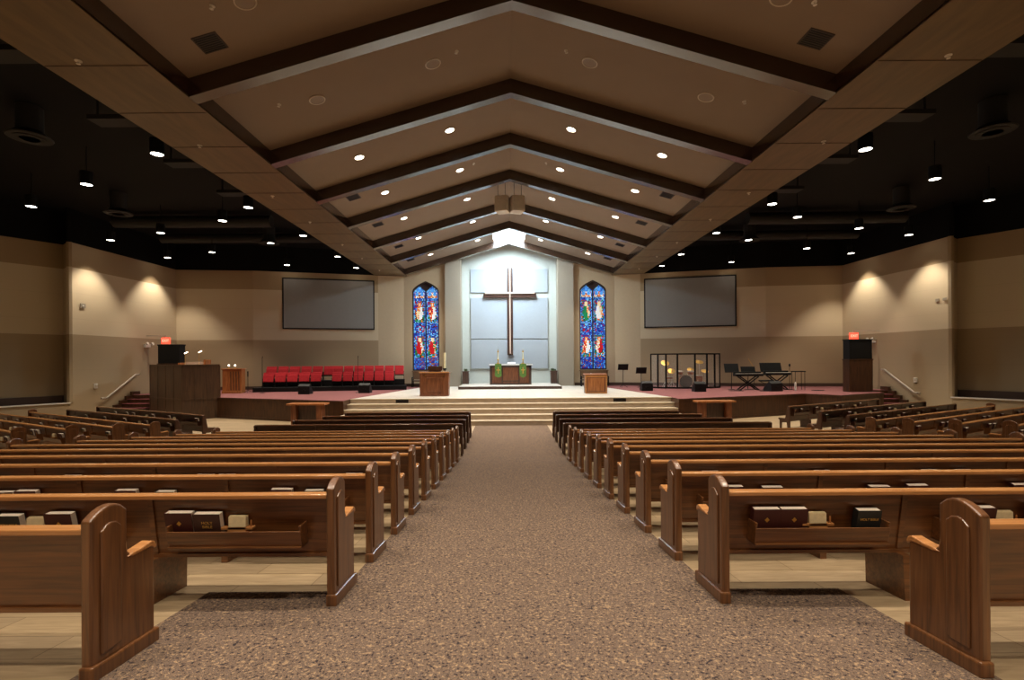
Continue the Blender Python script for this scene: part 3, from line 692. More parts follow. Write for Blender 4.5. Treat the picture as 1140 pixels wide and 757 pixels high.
# angled pews of the side sections
for s, side in ((-1, 'left'), (1, 'right')):
    d = Vector((.875 * s, .483)); n = Vector((.483 * s, -.875)); o0 = Vector((10.6 * s, 17.2))
    rows = [0, 1.15, 2.25, 3.35, 4.45, 5.55, 6.65]; a0 = [0, 0, .1, .33, .0, -.0, -.0]
    inner = {2.25: (10.5, 14.75)}
    if s > 0: rows = [-1.6] + rows
    for i, sr in enumerate(rows):
        j = i - (1 if s > 0 else 0)
        along = {-1: 0, 0: 0, 1: .45, 2: 1.0, 3: 1.6, 4: 2.4, 5: 3.1, 6: 3.9}[j]
        pnt = o0 + n * sr
        # keep the aisle ends on one outward-running line
        tx = {-1: 10.5, 0: 10.6, 1: 10.7, 2: 10.5, 3: 10.67, 4: 10.97, 5: 11.2, 6: 11.6}[j]
        al = (tx - pnt.x * s) / .875; pnt = pnt + d * al
        Lr = {-1: 6.6, 0: 7.6, 1: 7.7, 2: 8.6, 3: 8.8, 4: 9, 5: 9.2, 6: 9.4}[j]
        kind = 'A' if j < 2 else 'B'
        rz = math.atan2(d.y, d.x) if s > 0 else math.atan2(-d.y, -d.x)
        z = h(pnt.x, pnt.y)
        loc = (pnt.x, pnt.y, z if j >= 2 else 0)
        p = pew('%s pew of the angled %s block, %s row back from the stage' % ('dark open-ended' if kind == 'A' else 'brown panelled-end', side, ORD[i]), loc, rz, Lr, kind, SL if j >= 2 else 0, 5, 'angled pews of the side blocks', dirx=s)
        st = .24; rk = 0
        while st + 1.0 < Lr:
            pos = st + .15; q = 0
            for kd in random.choice([['hymnal'], ['hymnal', 'brown'], ['cards', 'hymnal'], ['hymnal', 'cards'], ['bible']]):
                put_item(p, kd, pos, s, '%s %s in the %s rack, %s angled pew of the %s block' % (KD[kd], ORD[q], ORD[rk], ORD[i], side), 'books and card holders in the pew racks')
                pos += random.uniform(.28, .5); q += 1
            rk += 1; st += 1.42

# low tables in front of the stage
for s, side in ((-1, 'left'), (1, 'right')):
    t = thing('low_table', 'plain orange-brown wooden table standing on the floor before the %s stage' % side, 'table', (8.6*s, 21.0, 0), 0, 'wooden tables before the stage')
    m = MB(); m.box((-.8, 0, .9), (.8, .6, .97)); m.build('tabletop', 'oak', t, bevel=.01)
    for x in (-.64, .42):
        m = MB(); m.box((x, .06, 0), (x + .22, .56, .9)); m.build('leg', 'lectern', t, bevel=.01)
    m = MB(); m.box((-.42, .3, .2), (.42, .34, .9)); m.build('apron', 'cross', t)

# ------------------------------------------------------------------ choir risers and red seats
ang = -math.atan2(1.75, 8.6)
def choir_pt(u, v): # u along the riser from its left end, v towards the wall
    c, s_ = math.cos(-ang), math.sin(-ang)
    u *= .97; return (-14.5 + u * c - v * s_, 28.3 + u * s_ + v * c)
m = MB(); m.box((0, 0, 0), (8.5, .78, .25)); o = m.build('choir_riser', 'black', loc=(*choir_pt(0, 0), 1.0), rz=-ang, bevel=.01); tag(o, 'long low black choir riser carrying the front row of red seats', 'riser')
m = MB(); m.box((0.3, .79, 0), (8.4, 1.6, .6))
o = m.build('choir_riser', 'black', loc=(*choir_pt(0, 0), 1.0), rz=-ang, bevel=.01); tag(o, 'upper black choir riser against the wall, carrying the rear row of red seats', 'riser')
def seat_proto():
    t = thing('theater_seat', 'x', 'seat')
    m = MB(); m.prism([(.34, .42), (.42, .40), (.5, .82), (.43, .84)], 'x', -.3, .3); m.build('backrest', 'red_fabric', t, bevel=.03)
    m = MB(); m.prism([(.20, .30), (.30, .28), (.38, .70), (.28, .72)], 'x', -.29, .29); m.build('folded_seat', 'red_fabric', t, bevel=.03)
    for x in (-.325, .295):
        m = MB(); m.box((x, .1, .0), (x + .03, .42, .08)); m.box((x, .26, .0), (x + .03, .36, .5)); m.build('side_frame', 'black_metal', t)
    m = MB(); m.box((-.3, .3, .22), (.3, .36, .28)); m.build('cross_bar', 'black_metal', t)
    return t
sp = seat_proto(); first = True
fr = [.75 + .665 * i for i in range(5)] + [4.62 + .62 * i for i in range(6)]
rr = [.72 + .665 * i for i in range(6)] + [4.6 + .62 * i for i in range(7)]
for row, us in (('front', fr), ('rear', rr)):
    for i, u in enumerate(us):
        c = sp if first else copy_tree(sp); first = False
        v = .15 if row == 'front' else .95
        x, y = choir_pt(u, v); c.location = (x, y, 1.0 + (.25 if row == 'front' else .6)); c.rotation_euler.z = -ang
        c['label'] = 'red folding theater seat, %s from the left in the %s row on the riser' % (ORD[i], row); c['group'] = 'red choir seats'; c.scale.x = .97 if u < 4.55 else .91

# stage monitors
def monitor(loc, rz, label, w=.56):
    t = thing('stage_monitor', label, 'speaker', loc, rz, 'floor monitors on the stage')
    m = MB(); m.prism([(0, 0), (.5, 0), (.5, .16), (.16, .52), (0, .42)], 'x', -w/2, w/2); m.build('cabinet', 'black', t, bevel=.01)
    m = MB(); m.prism([(.5, .18), (.515, .19), (.18, .54), (.165, .52)], 'x', -w/2 + .03, w/2 - .03); m.build('grille', 'grey_cloth', t)
    m = MB(); m.box((-.08, -.02, .18), (.08, 0, .24)); m.build('handle', 'black_metal', t)
for x, y, rz, l in ((-10.85, 26.4, 0, 'black wedge floor monitor before the left group of red seats'), (-7.85, 27.0, 0, 'black wedge floor monitor before the right group of red seats'),
                    (7.45, 27.3, 0, 'black wedge floor monitor left of the drum enclosure'), (9.95, 26.3, 0, 'black wedge floor monitor in front of the bass drum'), (13.95, 26.3, .35, 'black wedge floor monitor in front of the right keyboard')):
    monitor((x, y, 1.0), rz, l, .6 if rz == 0 else .8)
# microphone stands by the choir
def mic_stand(x, y, hh, label, z=1.0):
    t = thing('microphone_stand', label, 'microphone stand', (x, y, z), 0, 'microphone stands')
    m = MB(); m.lathe([(.14, 0), (.14, .02), (.015, .03), (.012, hh), (0, hh)], n=12); m.build('stand', 'black_metal', t, True)
    m = MB(); m.tube([(0, 0, hh), (.02, .0, hh + .12)], .016); m.build('microphone', 'black', t)
mic_stand(-13.6, 27.6, 1.9, 'thin tall microphone stand before the leftmost red seats')
mic_stand(-8.35, 27.6, 1.9, 'thin tall microphone stand before the right group of red seats')

# music stands
def music_stand(x, y, hz, label, rz=0, w=.62):
    t = thing('music_stand', label, 'music stand', (x, y, 1.0), rz, 'black music stands')
    m = MB(); m.tube([(0, 0, .1), (0, 0, hz)], .018); m.build('pole', 'black_metal', t)
    for a in (0, 2.1, 4.2):
        m = MB(); m.tube([(0, 0, .16), (.28*math.cos(a), .28*math.sin(a), .015)], .012); m.build('leg', 'black_metal', t)
    m = MB(); m.box((-w/2, -.01, hz - .05), (w/2, .02, hz + .3), Matrix.Rotation(.35, 3, 'X'), (0, 0, hz)); m.box((-w/2, .0, hz - .08), (w/2, .08, hz - .05)); m.build('desk', 'black', t)
music_stand(6.95, 30.9, 1.15, 'black music stand nearest the lectern, left of the other stand')
music_stand(7.85, 30.1, .95, 'black music stand just left of the drum enclosure')

# ------------------------------------------------------------------ drum enclosure and kit
dx = [(8.38, 29.9), (8.7, 29.6), (9.1, 29.35), (9.7, 29.15), (10.7, 29.1), (11.45, 29.25), (12.0, 29.5), (12.4, 29.75)]
t = thing('drum_shield', 'clear folding acrylic drum shield with dark posts on the right stage', 'drum shield', (10.2, 29.5, 1.0))
for i, (x, y) in enumerate(dx):
    m = MB(); w_ = .045 if 0 < i < 7 else .03; m.box((x - w_ - 10.2, y - .03 - 29.5, 0), (x + w_ - 10.2, y + .03 - 29.5, 2.05)); m.build('post', 'black_metal', t)
for a, b in zip(dx, dx[1:]):
    a = Vector((a[0] - 10.2, a[1] - 29.5, 0)); b = Vector((b[0] - 10.2, b[1] - 29.5, 0)); d_ = (b - a).normalized(); n_ = Vector((-d_.y, d_.x, 0)) * .006
    m = MB(); m.add([(*(q.xy), z) for z in (.1, 2.0) for q in (a - n_, b - n_, b + n_, a + n_)], [(0,3,2,1),(4,5,6,7),(0,1,5,4),(1,2,6,5),(2,3,7,6),(3,0,4,7)]); m.build('clear_panel', 'acrylic', t)
    n_ *= 4; m = MB()
    for z0, z1 in ((0, .1), (1.98, 2.05)): m.add([(*(q.xy), z) for z in (z0, z1) for q in (a - n_, b - n_, b + n_, a + n_)], [(0,3,2,1),(4,5,6,7),(0,1,5,4),(1,2,6,5),(2,3,7,6),(3,0,4,7)])
    m.build('panel_rail', 'black_metal', t)
def drum(x, y, z, r, d, label, tiltx=0, name='drum', lying=False):
    t = thing(name, label, 'drum', (x, y, z), 0, 'drum kit behind the shield')
    R = Matrix.Rotation(PI/2 if lying else tiltx, 3, 'X')
    m = MB(); m.lathe([(r, 0), (r, d)], (0,0,0), 24, R); m.build('shell', 'drum', t, True)
    m = MB(); m.lathe([(r*.97, -.004), (r*.97, .0)], (0,0,0), 24, R); m.lathe([(r*.97, d), (r*.97, d + .006)], (0,0,0), 24, R); m.build('head', 'drum_head' if lying else 'white_cloth', t, True)
    m = MB(); m.lathe([(r, d - .03), (r + .015, d - .03), (r + .015, d + .01), (r, d + .01)], (0,0,0), 24, R); m.lathe([(r, 0), (r + .015, 0), (r + .015, .03), (r, .03)], (0,0,0), 24, R); m.build('hoop', 'black' if lying else 'steel', t, True)
    if not lying:
        m = MB()
        for a in (0, 2.1, 4.2): m.tube([(r*math.cos(a), r*math.sin(a), d*.3), (r*1.15*math.cos(a), r*1.15*math.sin(a), -z + 1.0)], .012)
        m.build('leg', 'steel', t)
    else:
        m = MB()
        for sx in (-1, 1): m.tube([(sx*r*.9, -.15, 0), (sx*r*1.1, -.2, -r)], .015)
        m.build('spur', 'steel', t)
drum(10.45, 30.25, 1.38, .36, .4, 'dark-headed bass drum lying at the centre of the kit', lying=True)
drum(10.15, 30.1, 1.78, .17, .22, 'small orange-brown tom above the left of the bass drum', .2)
drum(10.80, 30.1, 1.78, .17, .22, 'small orange-brown tom above the right of the bass drum', .2)
drum(11.35, 30.3, 1.35, .24, .38, 'large orange-brown floor tom at the right of the kit')
drum(9.65, 30.4, 1.5, .19, .15, 'shallow snare drum at the left of the kit')
def cymbal(x, y, hz, r, label, tl=.25, az=0):
    t = thing('cymbal', label, 'cymbal', (x, y, 1.0), az, 'cymbals of the drum kit')
    m = MB(); m.tube([(0, 0, .25), (0, 0, hz)], .013); m.build('stand_pole', 'steel', t)
    for a in (0, 2.1, 4.2):
        m = MB(); m.tube([(0, 0, .35), (.25*math.cos(a), .25*math.sin(a), .015)], .01); m.build('stand_leg', 'steel', t)
    m = MB(); m.lathe([(0, .03), (.03, .025), (.05, .01), (r, -.015), (r, -.02), (.05, .004), (0, .01)], (0, 0, hz), 24, Matrix.Rotation(tl, 3, 'X')); m.build('disc', 'brass', t, True)
cymbal(9.35, 30.3, 1.5, .25, 'high brass cymbal at the left of the kit', .7)
cymbal(9.90, 30.8, 1.0, .22, 'brass cymbal behind the left tom, tipped toward the pews', .8)
cymbal(11.05, 30.7, 1.08, .22, 'brass cymbal behind the right tom, tipped toward the pews', .6)
cymbal(11.75, 30.3, 1.0, .22, 'low brass cymbal beside the floor tom', .5)
cymbal(11.60, 30.8, 1.55, .25, 'high brass cymbal at the right of the kit', .5)

# ------------------------------------------------------------------ keyboards
def keyboard(x, y, z, rz, L, label, keys_white=True):
    t = thing('keyboard', label, 'keyboard', (x, y, z), rz, 'electronic keyboards on the right stage')
    m = MB(); m.box((-L/2, -.2, -.04), (L/2, .2, .09)); m.box((-L/2, .08, .09), (L/2, .2, .2)); m.build('case', 'black', t, bevel=.01)
    m = MB(); m.box((-L/2 + .05, -.19, .09), (L/2 - .05, -.02, .105)); m.build('white_keys', 'white_plastic', t)
    m = MB()
    for i in range(24):
        if i % 7 in (2, 6): continue
        xx = -L/2 + .1 + i * (L - .2) / 24; m.box((xx, -.1, .105), (xx + .015, -.02, .115))
    m.build('black_keys', 'black', t)
def xstand(x, y, rz, label, hz=.85, w=.5):
    t = thing('keyboard_stand', label, 'keyboard stand', (x, y, 1.0), rz, 'folding keyboard stands')
    for k, sy in enumerate((-.18, .18)):
        m = MB(); m.tube([(-w, sy, .03), (w, sy, hz)], .036); m.tube([(w, sy, .03), (-w, sy, hz)], .036); m.build('crossed_leg', 'black_metal', t)
    for sx in (-w, w):
        m = MB(); m.tube([(sx, -.24, .02), (sx, .24, .02)], .022); m.build('foot', 'black_metal', t)
        m = MB(); m.tube([(sx, -.2, hz), (sx, .2, hz)], .022); m.build('support_arm', 'black_metal', t)
xstand(13.05, 27.6, .0, 'folding black stand under the left keyboard', .74)
keyboard(13.05, 27.6, 1.805, 0, 1.5, 'black and white keyboard on the left folding stand')
xstand(14.75, 27.8, .0, 'folding black stand under the right keyboard', .78)
keyboard(14.75, 27.8, 1.845, 0, 1.35, 'dark keyboard on the right folding stand')
def laptop_desk(x, y, z, w, hh, label, rz=0):
    t = thing('music_desk', label, 'music desk', (x, y, z), rz, 'dark desks over the keyboards')
    m = MB(); m.box((-w/2, 0, 0), (w/2, .03, hh), Matrix.Rotation(-.3, 3, 'X'), (0, 0, 0)); m.box((-w/2, -.1, -.0), (w/2, .05, .03)); m.build('panel', 'black', t, bevel=.008)
    m = MB(); m.tube([(0, .12, -z + 1.0), (0, .05, .05)], .02); m.build('post', 'black_metal', t)
    m = MB(); m.lathe([(.2, 0), (.2, .02), (0, .03)], (0, .12, -z + 1.0), 14); m.build('foot', 'black_metal', t)
laptop_desk(12.45, 28.2, 1.95, .8, .52, 'tilted black music desk above the left end of the left keyboard')
laptop_desk(13.3, 28.05, 1.9, .8, .4, 'low black panel above the middle of the left keyboard')
laptop_desk(14.65, 28.2, 1.96, 1.2, .55, 'wide black music desk above the right keyboard')
t = thing('keyboard_bench', 'black padded keyboard bench between the two keyboards', 'bench', (13.9, 27.3, 1.0))
m = MB(); m.box((-.35, -.18, .48), (.35, .18, .56)); m.build('seat', 'black', t, bevel=.02)
for sx in (-.28, .28):
    m = MB(); m.tube([(sx, -.14, .02), (-sx*.2, .0, .3), (sx, .14, .48)], .016); m.build('leg', 'black_metal', t)
t = thing('microphone_stand', 'boom microphone stand leaning left behind the keyboards', 'microphone stand', (13.75, 28.35, 1.0), 0, 'microphone stands')
m = MB(); m.lathe([(.16, 0), (.16, .02), (.015, .03), (.012, 1.15), (0, 1.15)], n=12); m.build('stand', 'black_metal', t, True)
m = MB(); m.tube([(.08, 0, 1.05), (-.32, 0, 1.72)], .012); m.build('boom', 'brass', t)
t = thing('microphone_stand', 'short microphone stand at the right end of the keyboards', 'microphone stand', (15.5, 27.9, 1.0), 0, 'microphone stands')
m = MB(); m.lathe([(.16, 0), (.16, .02), (.015, .03), (.012, 1.25), (0, 1.25)], n=12); m.build('stand', 'black_metal', t, True)
m = MB(); m.lathe([(0, 1.25), (.04, 1.28), (.05, 1.36), (.03, 1.42), (0, 1.43)], n=12); m.build('microphone', 'black', t, True)
t = thing('side_table', 'small black table beside the right keyboard', 'table', (15.75, 27.5, 1.0))
m = MB(); m.box((-.3, -.2, .98), (.3, .2, 1.03)); m.build('tabletop', 'black', t)
for sx in (-.26, .26):
    for sy in (-.16, .16):
        m = MB(); m.tube([(sx, sy, 0), (sx, sy, .98)], .014); m.build('leg', 'black_metal', t)
o = MB().lathe([(.05, 0), (.05, .38), (.03, .4), (.03, .46), (0, .46)], n=12).build('water_bottle', 'white_plastic', smooth=True, loc=(15.25, 26.9, 1.0)); tag(o, 'white bottle standing on the carpet by the right keyboard', 'bottle')
# cables coiled on the carpet
def cable(pts, label):
    o = MB().tube(pts, .012, 6).build('cable', 'black'); tag(o, label, 'cable', 'cables on the stage carpet')
cable([(11.9 + .3*math.cos(a) + .03*a, 26.9 + .2*math.sin(a), 1.013) for a in [i*.5 for i in range(24)]], 'coiled black cable left of the keyboards')
cable([(13.5 + .35*math.cos(a), 26.6 + .16*math.sin(a) - .02*a, 1.013) for a in [i*.5 for i in range(20)]], 'coiled black cable under the keyboards')
cable([(16.3 + .3*math.cos(a) + .02*a, 26.8 + .18*math.sin(a), 1.013) for a in [i*.5 for i in range(20)]], 'coiled black cable right of the keyboards')

# ------------------------------------------------------------------ organ screen, cabinets, upright piano
t = thing('organ_screen', 'tall dark wood panelled enclosure projecting at the left end of the stage', 'enclosure', (-15.9, 23.3, 0))
ep = [(-18.2, 25.4), (-15.4, 23.55), (-14.25, 24.65)]
def wallbox(m, a, b, z0, z1, th):
    a = Vector(a) - Vector((-15.9, 23.3)); b = Vector(b) - Vector((-15.9, 23.3)); d_ = (b-a).normalized(); n_ = Vector((-d_.y, d_.x)) * th
    m.add([(*q, z) for z in (z0, z1) for q in (a, b, b + n_, a + n_)], [(0,3,2,1),(4,5,6,7),(0,1,5,4),(1,2,6,5),(2,3,7,6),(3,0,4,7)])
for a, b in zip(ep, ep[1:]):
    m = MB(); wallbox(m, a, b, 0, 2.58, .08); m.build('panelled_side', 'box_wood', t)
    av, bv = Vector(a), Vector(b); nn_ = 4 if (bv-av).length > 2.5 else 3
    dd = (bv-av) / nn_; nrm = Vector((dd.y, -dd.x)).normalized() * .012
    m = MB()
    for i in range(nn_ + 1):
        c0 = av + dd * i - dd.normalized()*.03; c1 = c0 + dd.normalized() * .06; wallbox(m, c0 + nrm, c1 + nrm, 0, 2.56, .014)
    m.build('batten', 'box_wood', t)
    m = MB(); wallbox(m, av + nrm*2, bv + nrm*2, .92, 1.0, .03); wallbox(m, av + nrm*2, bv + nrm*2, 2.56, 2.62, .12); m.build('trim_band', 'box_wood', t)
m = MB(); m.box((-2.3, 2.15, 1.0), (-2.25, 3.2, 2.58)); m.build('return_side', 'box_wood', t)
t = thing('organ_console', 'orange-brown wooden organ console showing above the dark enclosure', 'organ', (-16.85, 26.6, 1.0))
m = MB(); m.box((-.7, -.2, 0), (.7, .6, 1.5)); m.build('body', 'oak', t, bevel=.01)
m = MB(); m.box((-.75, -.3, 1.5), (.75, .7, 1.57)); m.build('lid', 'oak', t, bevel=.01)
m = MB(); m.box((-.72, 0, 1.57), (-.62, .5, 1.7)); m.box((.62, 0, 1.57), (.74, .5, 1.86)); m.build('cheek_block', 'oak', t, bevel=.01)
m = MB(); m.prism([(.3, 1.57), (.35, 1.57), (.45, 1.74), (.4, 1.74)], 'x', -.6, .6); m.build('music_rest', 'stonewarm', t)
for k, (x, hz) in enumerate(((-17.35, 3.2), (-16.6, 3.25))):
    t = thing('console_lamp', 'small bright brass music lamp on the organ console, %s' % ('left one' if k == 0 else 'right one'), 'lamp', (x, 26.85, 2.57), 0, 'music lamps on the organ')
    m = MB(); m.lathe([(.06, 0), (.06, .02), (.01, .03), (.01, hz - 2.57), (0, hz - 2.57)], n=10); m.tube([(0, 0, hz - 2.6), (.1, -.05, hz - 2.57 + .02)], .01); m.build('stem', 'brass', t, True)
    m = MB(); m.tube([(0, -.05, hz - 2.58), (.17, -.05, hz - 2.5)], .025); m.build('shade', 'lamp_dim', t)
t = thing('upright_organ', 'small light orange upright with vertical slats, standing right of the enclosure', 'piano', (-15.75, 27.6, 1.0), .12)
m = MB(); m.box((-.05, 0, 0), (.95, .55, 1.3)); m.build('body', 'oak', t, bevel=.01)
m = MB(); m.box((-.1, -.05, 1.3), (1, .6, 1.36)); m.build('lid', 'oak', t, bevel=.01)
m = MB()
for i in range(4): m.box((.38 + i*.14, -.02, .15), (.42 + i*.14, 0, 1.2))
m.build('slat', 'cross', t)
m = MB(); m.box((-.05, -.1, 0), (.95, 0, .12)); m.build('foot_rail', 'oak', t, bevel=.01)
for k, x in enumerate((-15.6, -15.25)):
    t = thing('console_lamp', 'tiny bright lamp on top of the orange upright, %s' % ('left one' if k == 0 else 'right one'), 'lamp', (x, 27.9, 2.36), 0, 'lamps on the orange upright')
    m = MB(); m.lathe([(.05, 0), (.05, .02), (.01, .03), (.01, .14), (0, .14)], n=10); m.build('stem', 'brass', t, True)
    m = MB(); m.lathe([(0, .12), (.04, .14), (.05, .18), (.03, .21), (0, .22)], n=10); m.build('bulb', 'lamp_dim', t, True)
t = thing('music_stand', 'thin black music stand right of the orange upright on the left stage', 'music stand', (-14.55, 27.9, 1.0), .3, 'black music stands')
m = MB(); m.tube([(0, 0, .1), (0, 0, 1.15)], .016); m.build('pole', 'black_metal', t)
m = MB(); m.box((-.03, -.01, .9), (.03, .02, 1.2)); m.tube([(0, 0, .15), (-.22, .1, .012)], .01); m.tube([(0, 0, .15), (.22, .1, .012)], .01); m.tube([(0, 0, .15), (0, -.22, .012)], .01); m.build('folded_desk', 'black', t)
for s, side in ((1, 'right'), (-1, 'left')):
    x = 17.78 if s > 0 else -18.2
    t = thing('speaker_cabinet', 'tall %s-hand speaker cabinet, black cloth above a brown wood base' % side, 'speaker cabinet', (x, 25.9 if s > 0 else 27.2, 1.0), 0, 'tall speaker cabinets at the stage ends')
    m = MB(); m.box((-.6, -.4, 0), (.6, .1, 1.62)); m.build('base', 'stage_wood', t, bevel=.01)
    m = MB(); m.box((-.62, -.42, 1.62), (.62, .12, 1.67)); m.build('ledge', 'stage_wood', t)
    m = MB(); m.box((-.58, -.38, 1.67), (.58, .1, 2.62)); m.build('speaker_cloth', 'black', t, bevel=.01)
    m = MB(); m.box((-.6, -.4, 2.62), (.6, .12, 2.68)); m.build('lid', 'black', t)
    # exit sign above the cabinet, on the side wall
    ex = 19.2 * s; ey = 27.9
    t = thing('exit_sign', 'glowing red EXIT sign above the %s-hand speaker cabinet' % side, 'exit sign', (18.75*s if s > 0 else -19.1, 27.4 if s > 0 else 27.9, 3.92), 0, 'red exit signs')
    m = MB(); m.box((-.23, 0, -.17), (.23, .08, .17)); m.build('housing', 'red_lamp', t, bevel=.01)
    m = MB(); m.box((-.22, -.012, -.15), (.22, 0, .15)); m.build('face', 'red_lamp', t)
    m = MB(); m.tube([(0, .06, -.17), (0, .06, -.25), (0, .06, .17)], .01)
    cu = bpy.data.curves.new('lettering', 'FONT'); cu.body = 'EXIT'; cu.size = .19; cu.align_x = 'CENTER'; cu.align_y = 'CENTER'; cu.extrude = .003
    o = bpy.data.objects.new('tmp', cu); C.objects.link(o); dg = bpy.context.evaluated_depsgraph_get(); me = bpy.data.meshes.new_from_object(o.evaluated_get(dg)); bpy.data.objects.remove(o)
    o = bpy.data.objects.new('lettering', me); C.objects.link(o); o.parent = t; me.materials.clear(); me.materials.append(M['red_letters']); o.rotation_euler = (PI/2, 0, 0); o.location = (0, -.016, 0)
    m = MB(); m.box((-.02, .03, 0.15), (.02, .05, .3)); a, b = sorted((0, (20.2*s - t.location.x))); m.box((a, .03, .26), (b, .05, .3)); m.build('wall_arm', 'white_plastic', t)
    ls = bpy.data.lights.new('exit_glow', 'POINT'); ls.energy = 1.5; ls.color = (1, .1, .05); ls.shadow_soft_size = .15
    lo = bpy.data.objects.new('exit_glow', ls); C.objects.link(lo); lo.location = (t.location.x, t.location.y - .25, t.location.z)
    # emergency light on the side wall
    y = 28.0
    t = thing('emergency_light', 'white emergency light with two heads on the %s side wall' % side, 'emergency light', (20.25*s, y, 3.66), 0, 'emergency lights')
    a, b = sorted((0, -.12*s)); m = MB(); m.box((a, -.2, -.1), (b, .2, .1)); m.build('housing', 'white_plastic', t, bevel=.01)
    for dy in (-.2, .2):
        m = MB(); m.lathe([(.0, 0), (.07, .02), (.09, .1), (.0, .1)], (-.16*s, dy, .08), 12, Matrix.Rotation(-1.2*s, 3, 'Y')); m.build('lamp_head', 'white_plastic', t, True)
    # handrail
    t = thing('handrail', 'metal handrail rising beside the %s side steps' % side, 'handrail', (20.28*s, 25.4, 0), 0, 'handrails at the side steps')
    X = -.14*s; m = MB(); m.tube([(X, -.65, .98), (X, -.3, .98), (X, 1.65, 2.08), (X, 1.9, 2.08)], .045, 8); m.build('rail', 'steel', t, True)
    for yy, zz_ in ((-.5, .98), (.7, 1.54), (1.75, 2.08)):
        m = MB(); m.tube([(0, yy, zz_ - .08), (X, yy, zz_ - .08), (X, yy, zz_)], .014); m.build('bracket', 'steel', t)
    # strobe / thermostat on the wall
    t = thing('wall_strobe', 'small white wall device low on the %s side wall' % side, 'wall device', (20.32*s, 24.6 if s < 0 else 25.2, 1.62), 0, 'small white wall devices')
    a, b = sorted((0, -.06*s)); m = MB(); m.box((a, -.1, -.14), (b, .1, .1)); m.build('plate', 'white_plastic', t, bevel=.01)
    m = MB(); a, b = sorted((-.06*s, -.1*s)); m.box((a, -.06, -.02), (b, .06, .08)); m.build('lens', 'white_plastic', t, bevel=.01)
t = thing('switch_plate', 'double white outlet plate high on the right side wall', 'wall plate', (20.31, 23.9, 5.45))
m = MB(); m.box((-.02, -.1, -.06), (0, .1, .06)); m.build('plate', 'pilaster', t)
m = MB(); m.box((-.02, -.5, -.06), (0, -.3, .06)); m.build('second_plate', 'pilaster', t)
t = thing('switch_plate', 'white outlet plate high on the left side wall', 'wall plate', (-20.31, 23.9, 5.45))
m = MB(); m.box((0, -.15, -.1), (.02, .15, .1)); m.build('plate', 'pilaster', t)
m = MB(); m.box((.02, -.05, -.03), (.03, .05, .03)); m.build('socket', 'white_plastic', t)

# projection screens on the angled back walls
for s, side in ((1, 'right'), (-1, 'left')):
    a = Vector((8.82*s, 33.0 - (.22*2/7.2))); d_ = Vector((7.2*s, -2.0)).normalized()
    rz = math.atan2(-2.0, 7.2) if s > 0 else math.atan2(2.0, 7.2)
    mid = a + d_ * 2.78
    t = thing('projection_screen', 'large grey projection screen with black border on the %s back wall' % side, 'screen', (mid.x, mid.y - .03, 4.75), rz, 'grey projection screens')
    m = MB(); m.box((-2.78, -.05, 0), (2.78, .0, 3.22)); m.build('frame', 'black', t)
    m = MB(); m.box((-2.7, -.062, .08), (2.7, -.05, 3.14)); m.build('screen_fabric', 'screen', t)

# ------------------------------------------------------------------ ceiling fittings
LAMPS = []
def spot(x, y, z, e, size, blend, col, r=.1, rot=None):
    key = (e, size, blend, col, r)
    if key not in spot.c:
        l = bpy.data.lights.new('downlight', 'SPOT'); l.energy = e; l.spot_size = math.radians(size); l.spot_blend = blend; l.color = col; l.shadow_soft_size = r; spot.c[key] = l
    o = bpy.data.objects.new('downlight', spot.c[key]); C.objects.link(o); o.location = (x, y, z)
    if rot: o.rotation_euler = rot
    return o
spot.c = {}
def disc_fitting(name, label, cat, group, x, y, r, rim, face, rr=.04, flat=False, z=None, depth=.03):
    z = cz(x) if z is None else z
    th = 0 if flat else math.atan(slope) * (1 if x > 0 else -1)
    t = thing(name, label, cat, (x, y, z), 0, group); t.rotation_euler = (0, th, 0)
    m = MB(); m.lathe([(r - rr, -depth), (r, -depth), (r, 0.0), (r - rr, 0)], n=24, ring=True); m.build('rim', rim, t, True)
    m = MB(); m.lathe([(0, -.012), (r - rr, -.012), (r - rr, -.004), (0, -.004)], n=24); m.build('lens' if 'lamp' in face else 'grille', face, t)
    return t
WARM = (1, .87, .7); E1 = 880
rowsY = [16.1, 19.5, 23.05, 26.8, 31.0]
for i, y in enumerate(rowsY):
    for x, nm in ((-4.85, 'outer left'), (-1.95, 'inner left'), (1.95, 'inner right'), (4.85, 'outer right')):
        disc_fitting('recessed_light', 'bright recessed light, %s of the %s row from the altar end' % (nm, ORD[4 - i]), 'light', 'recessed lights in the gabled ceiling', x, y, .17, 'white_plastic', 'lamp', .03)
        spot(x, y, cz(x) - .06, E1 if i < 4 else E1*.5, 84, .6, WARM)
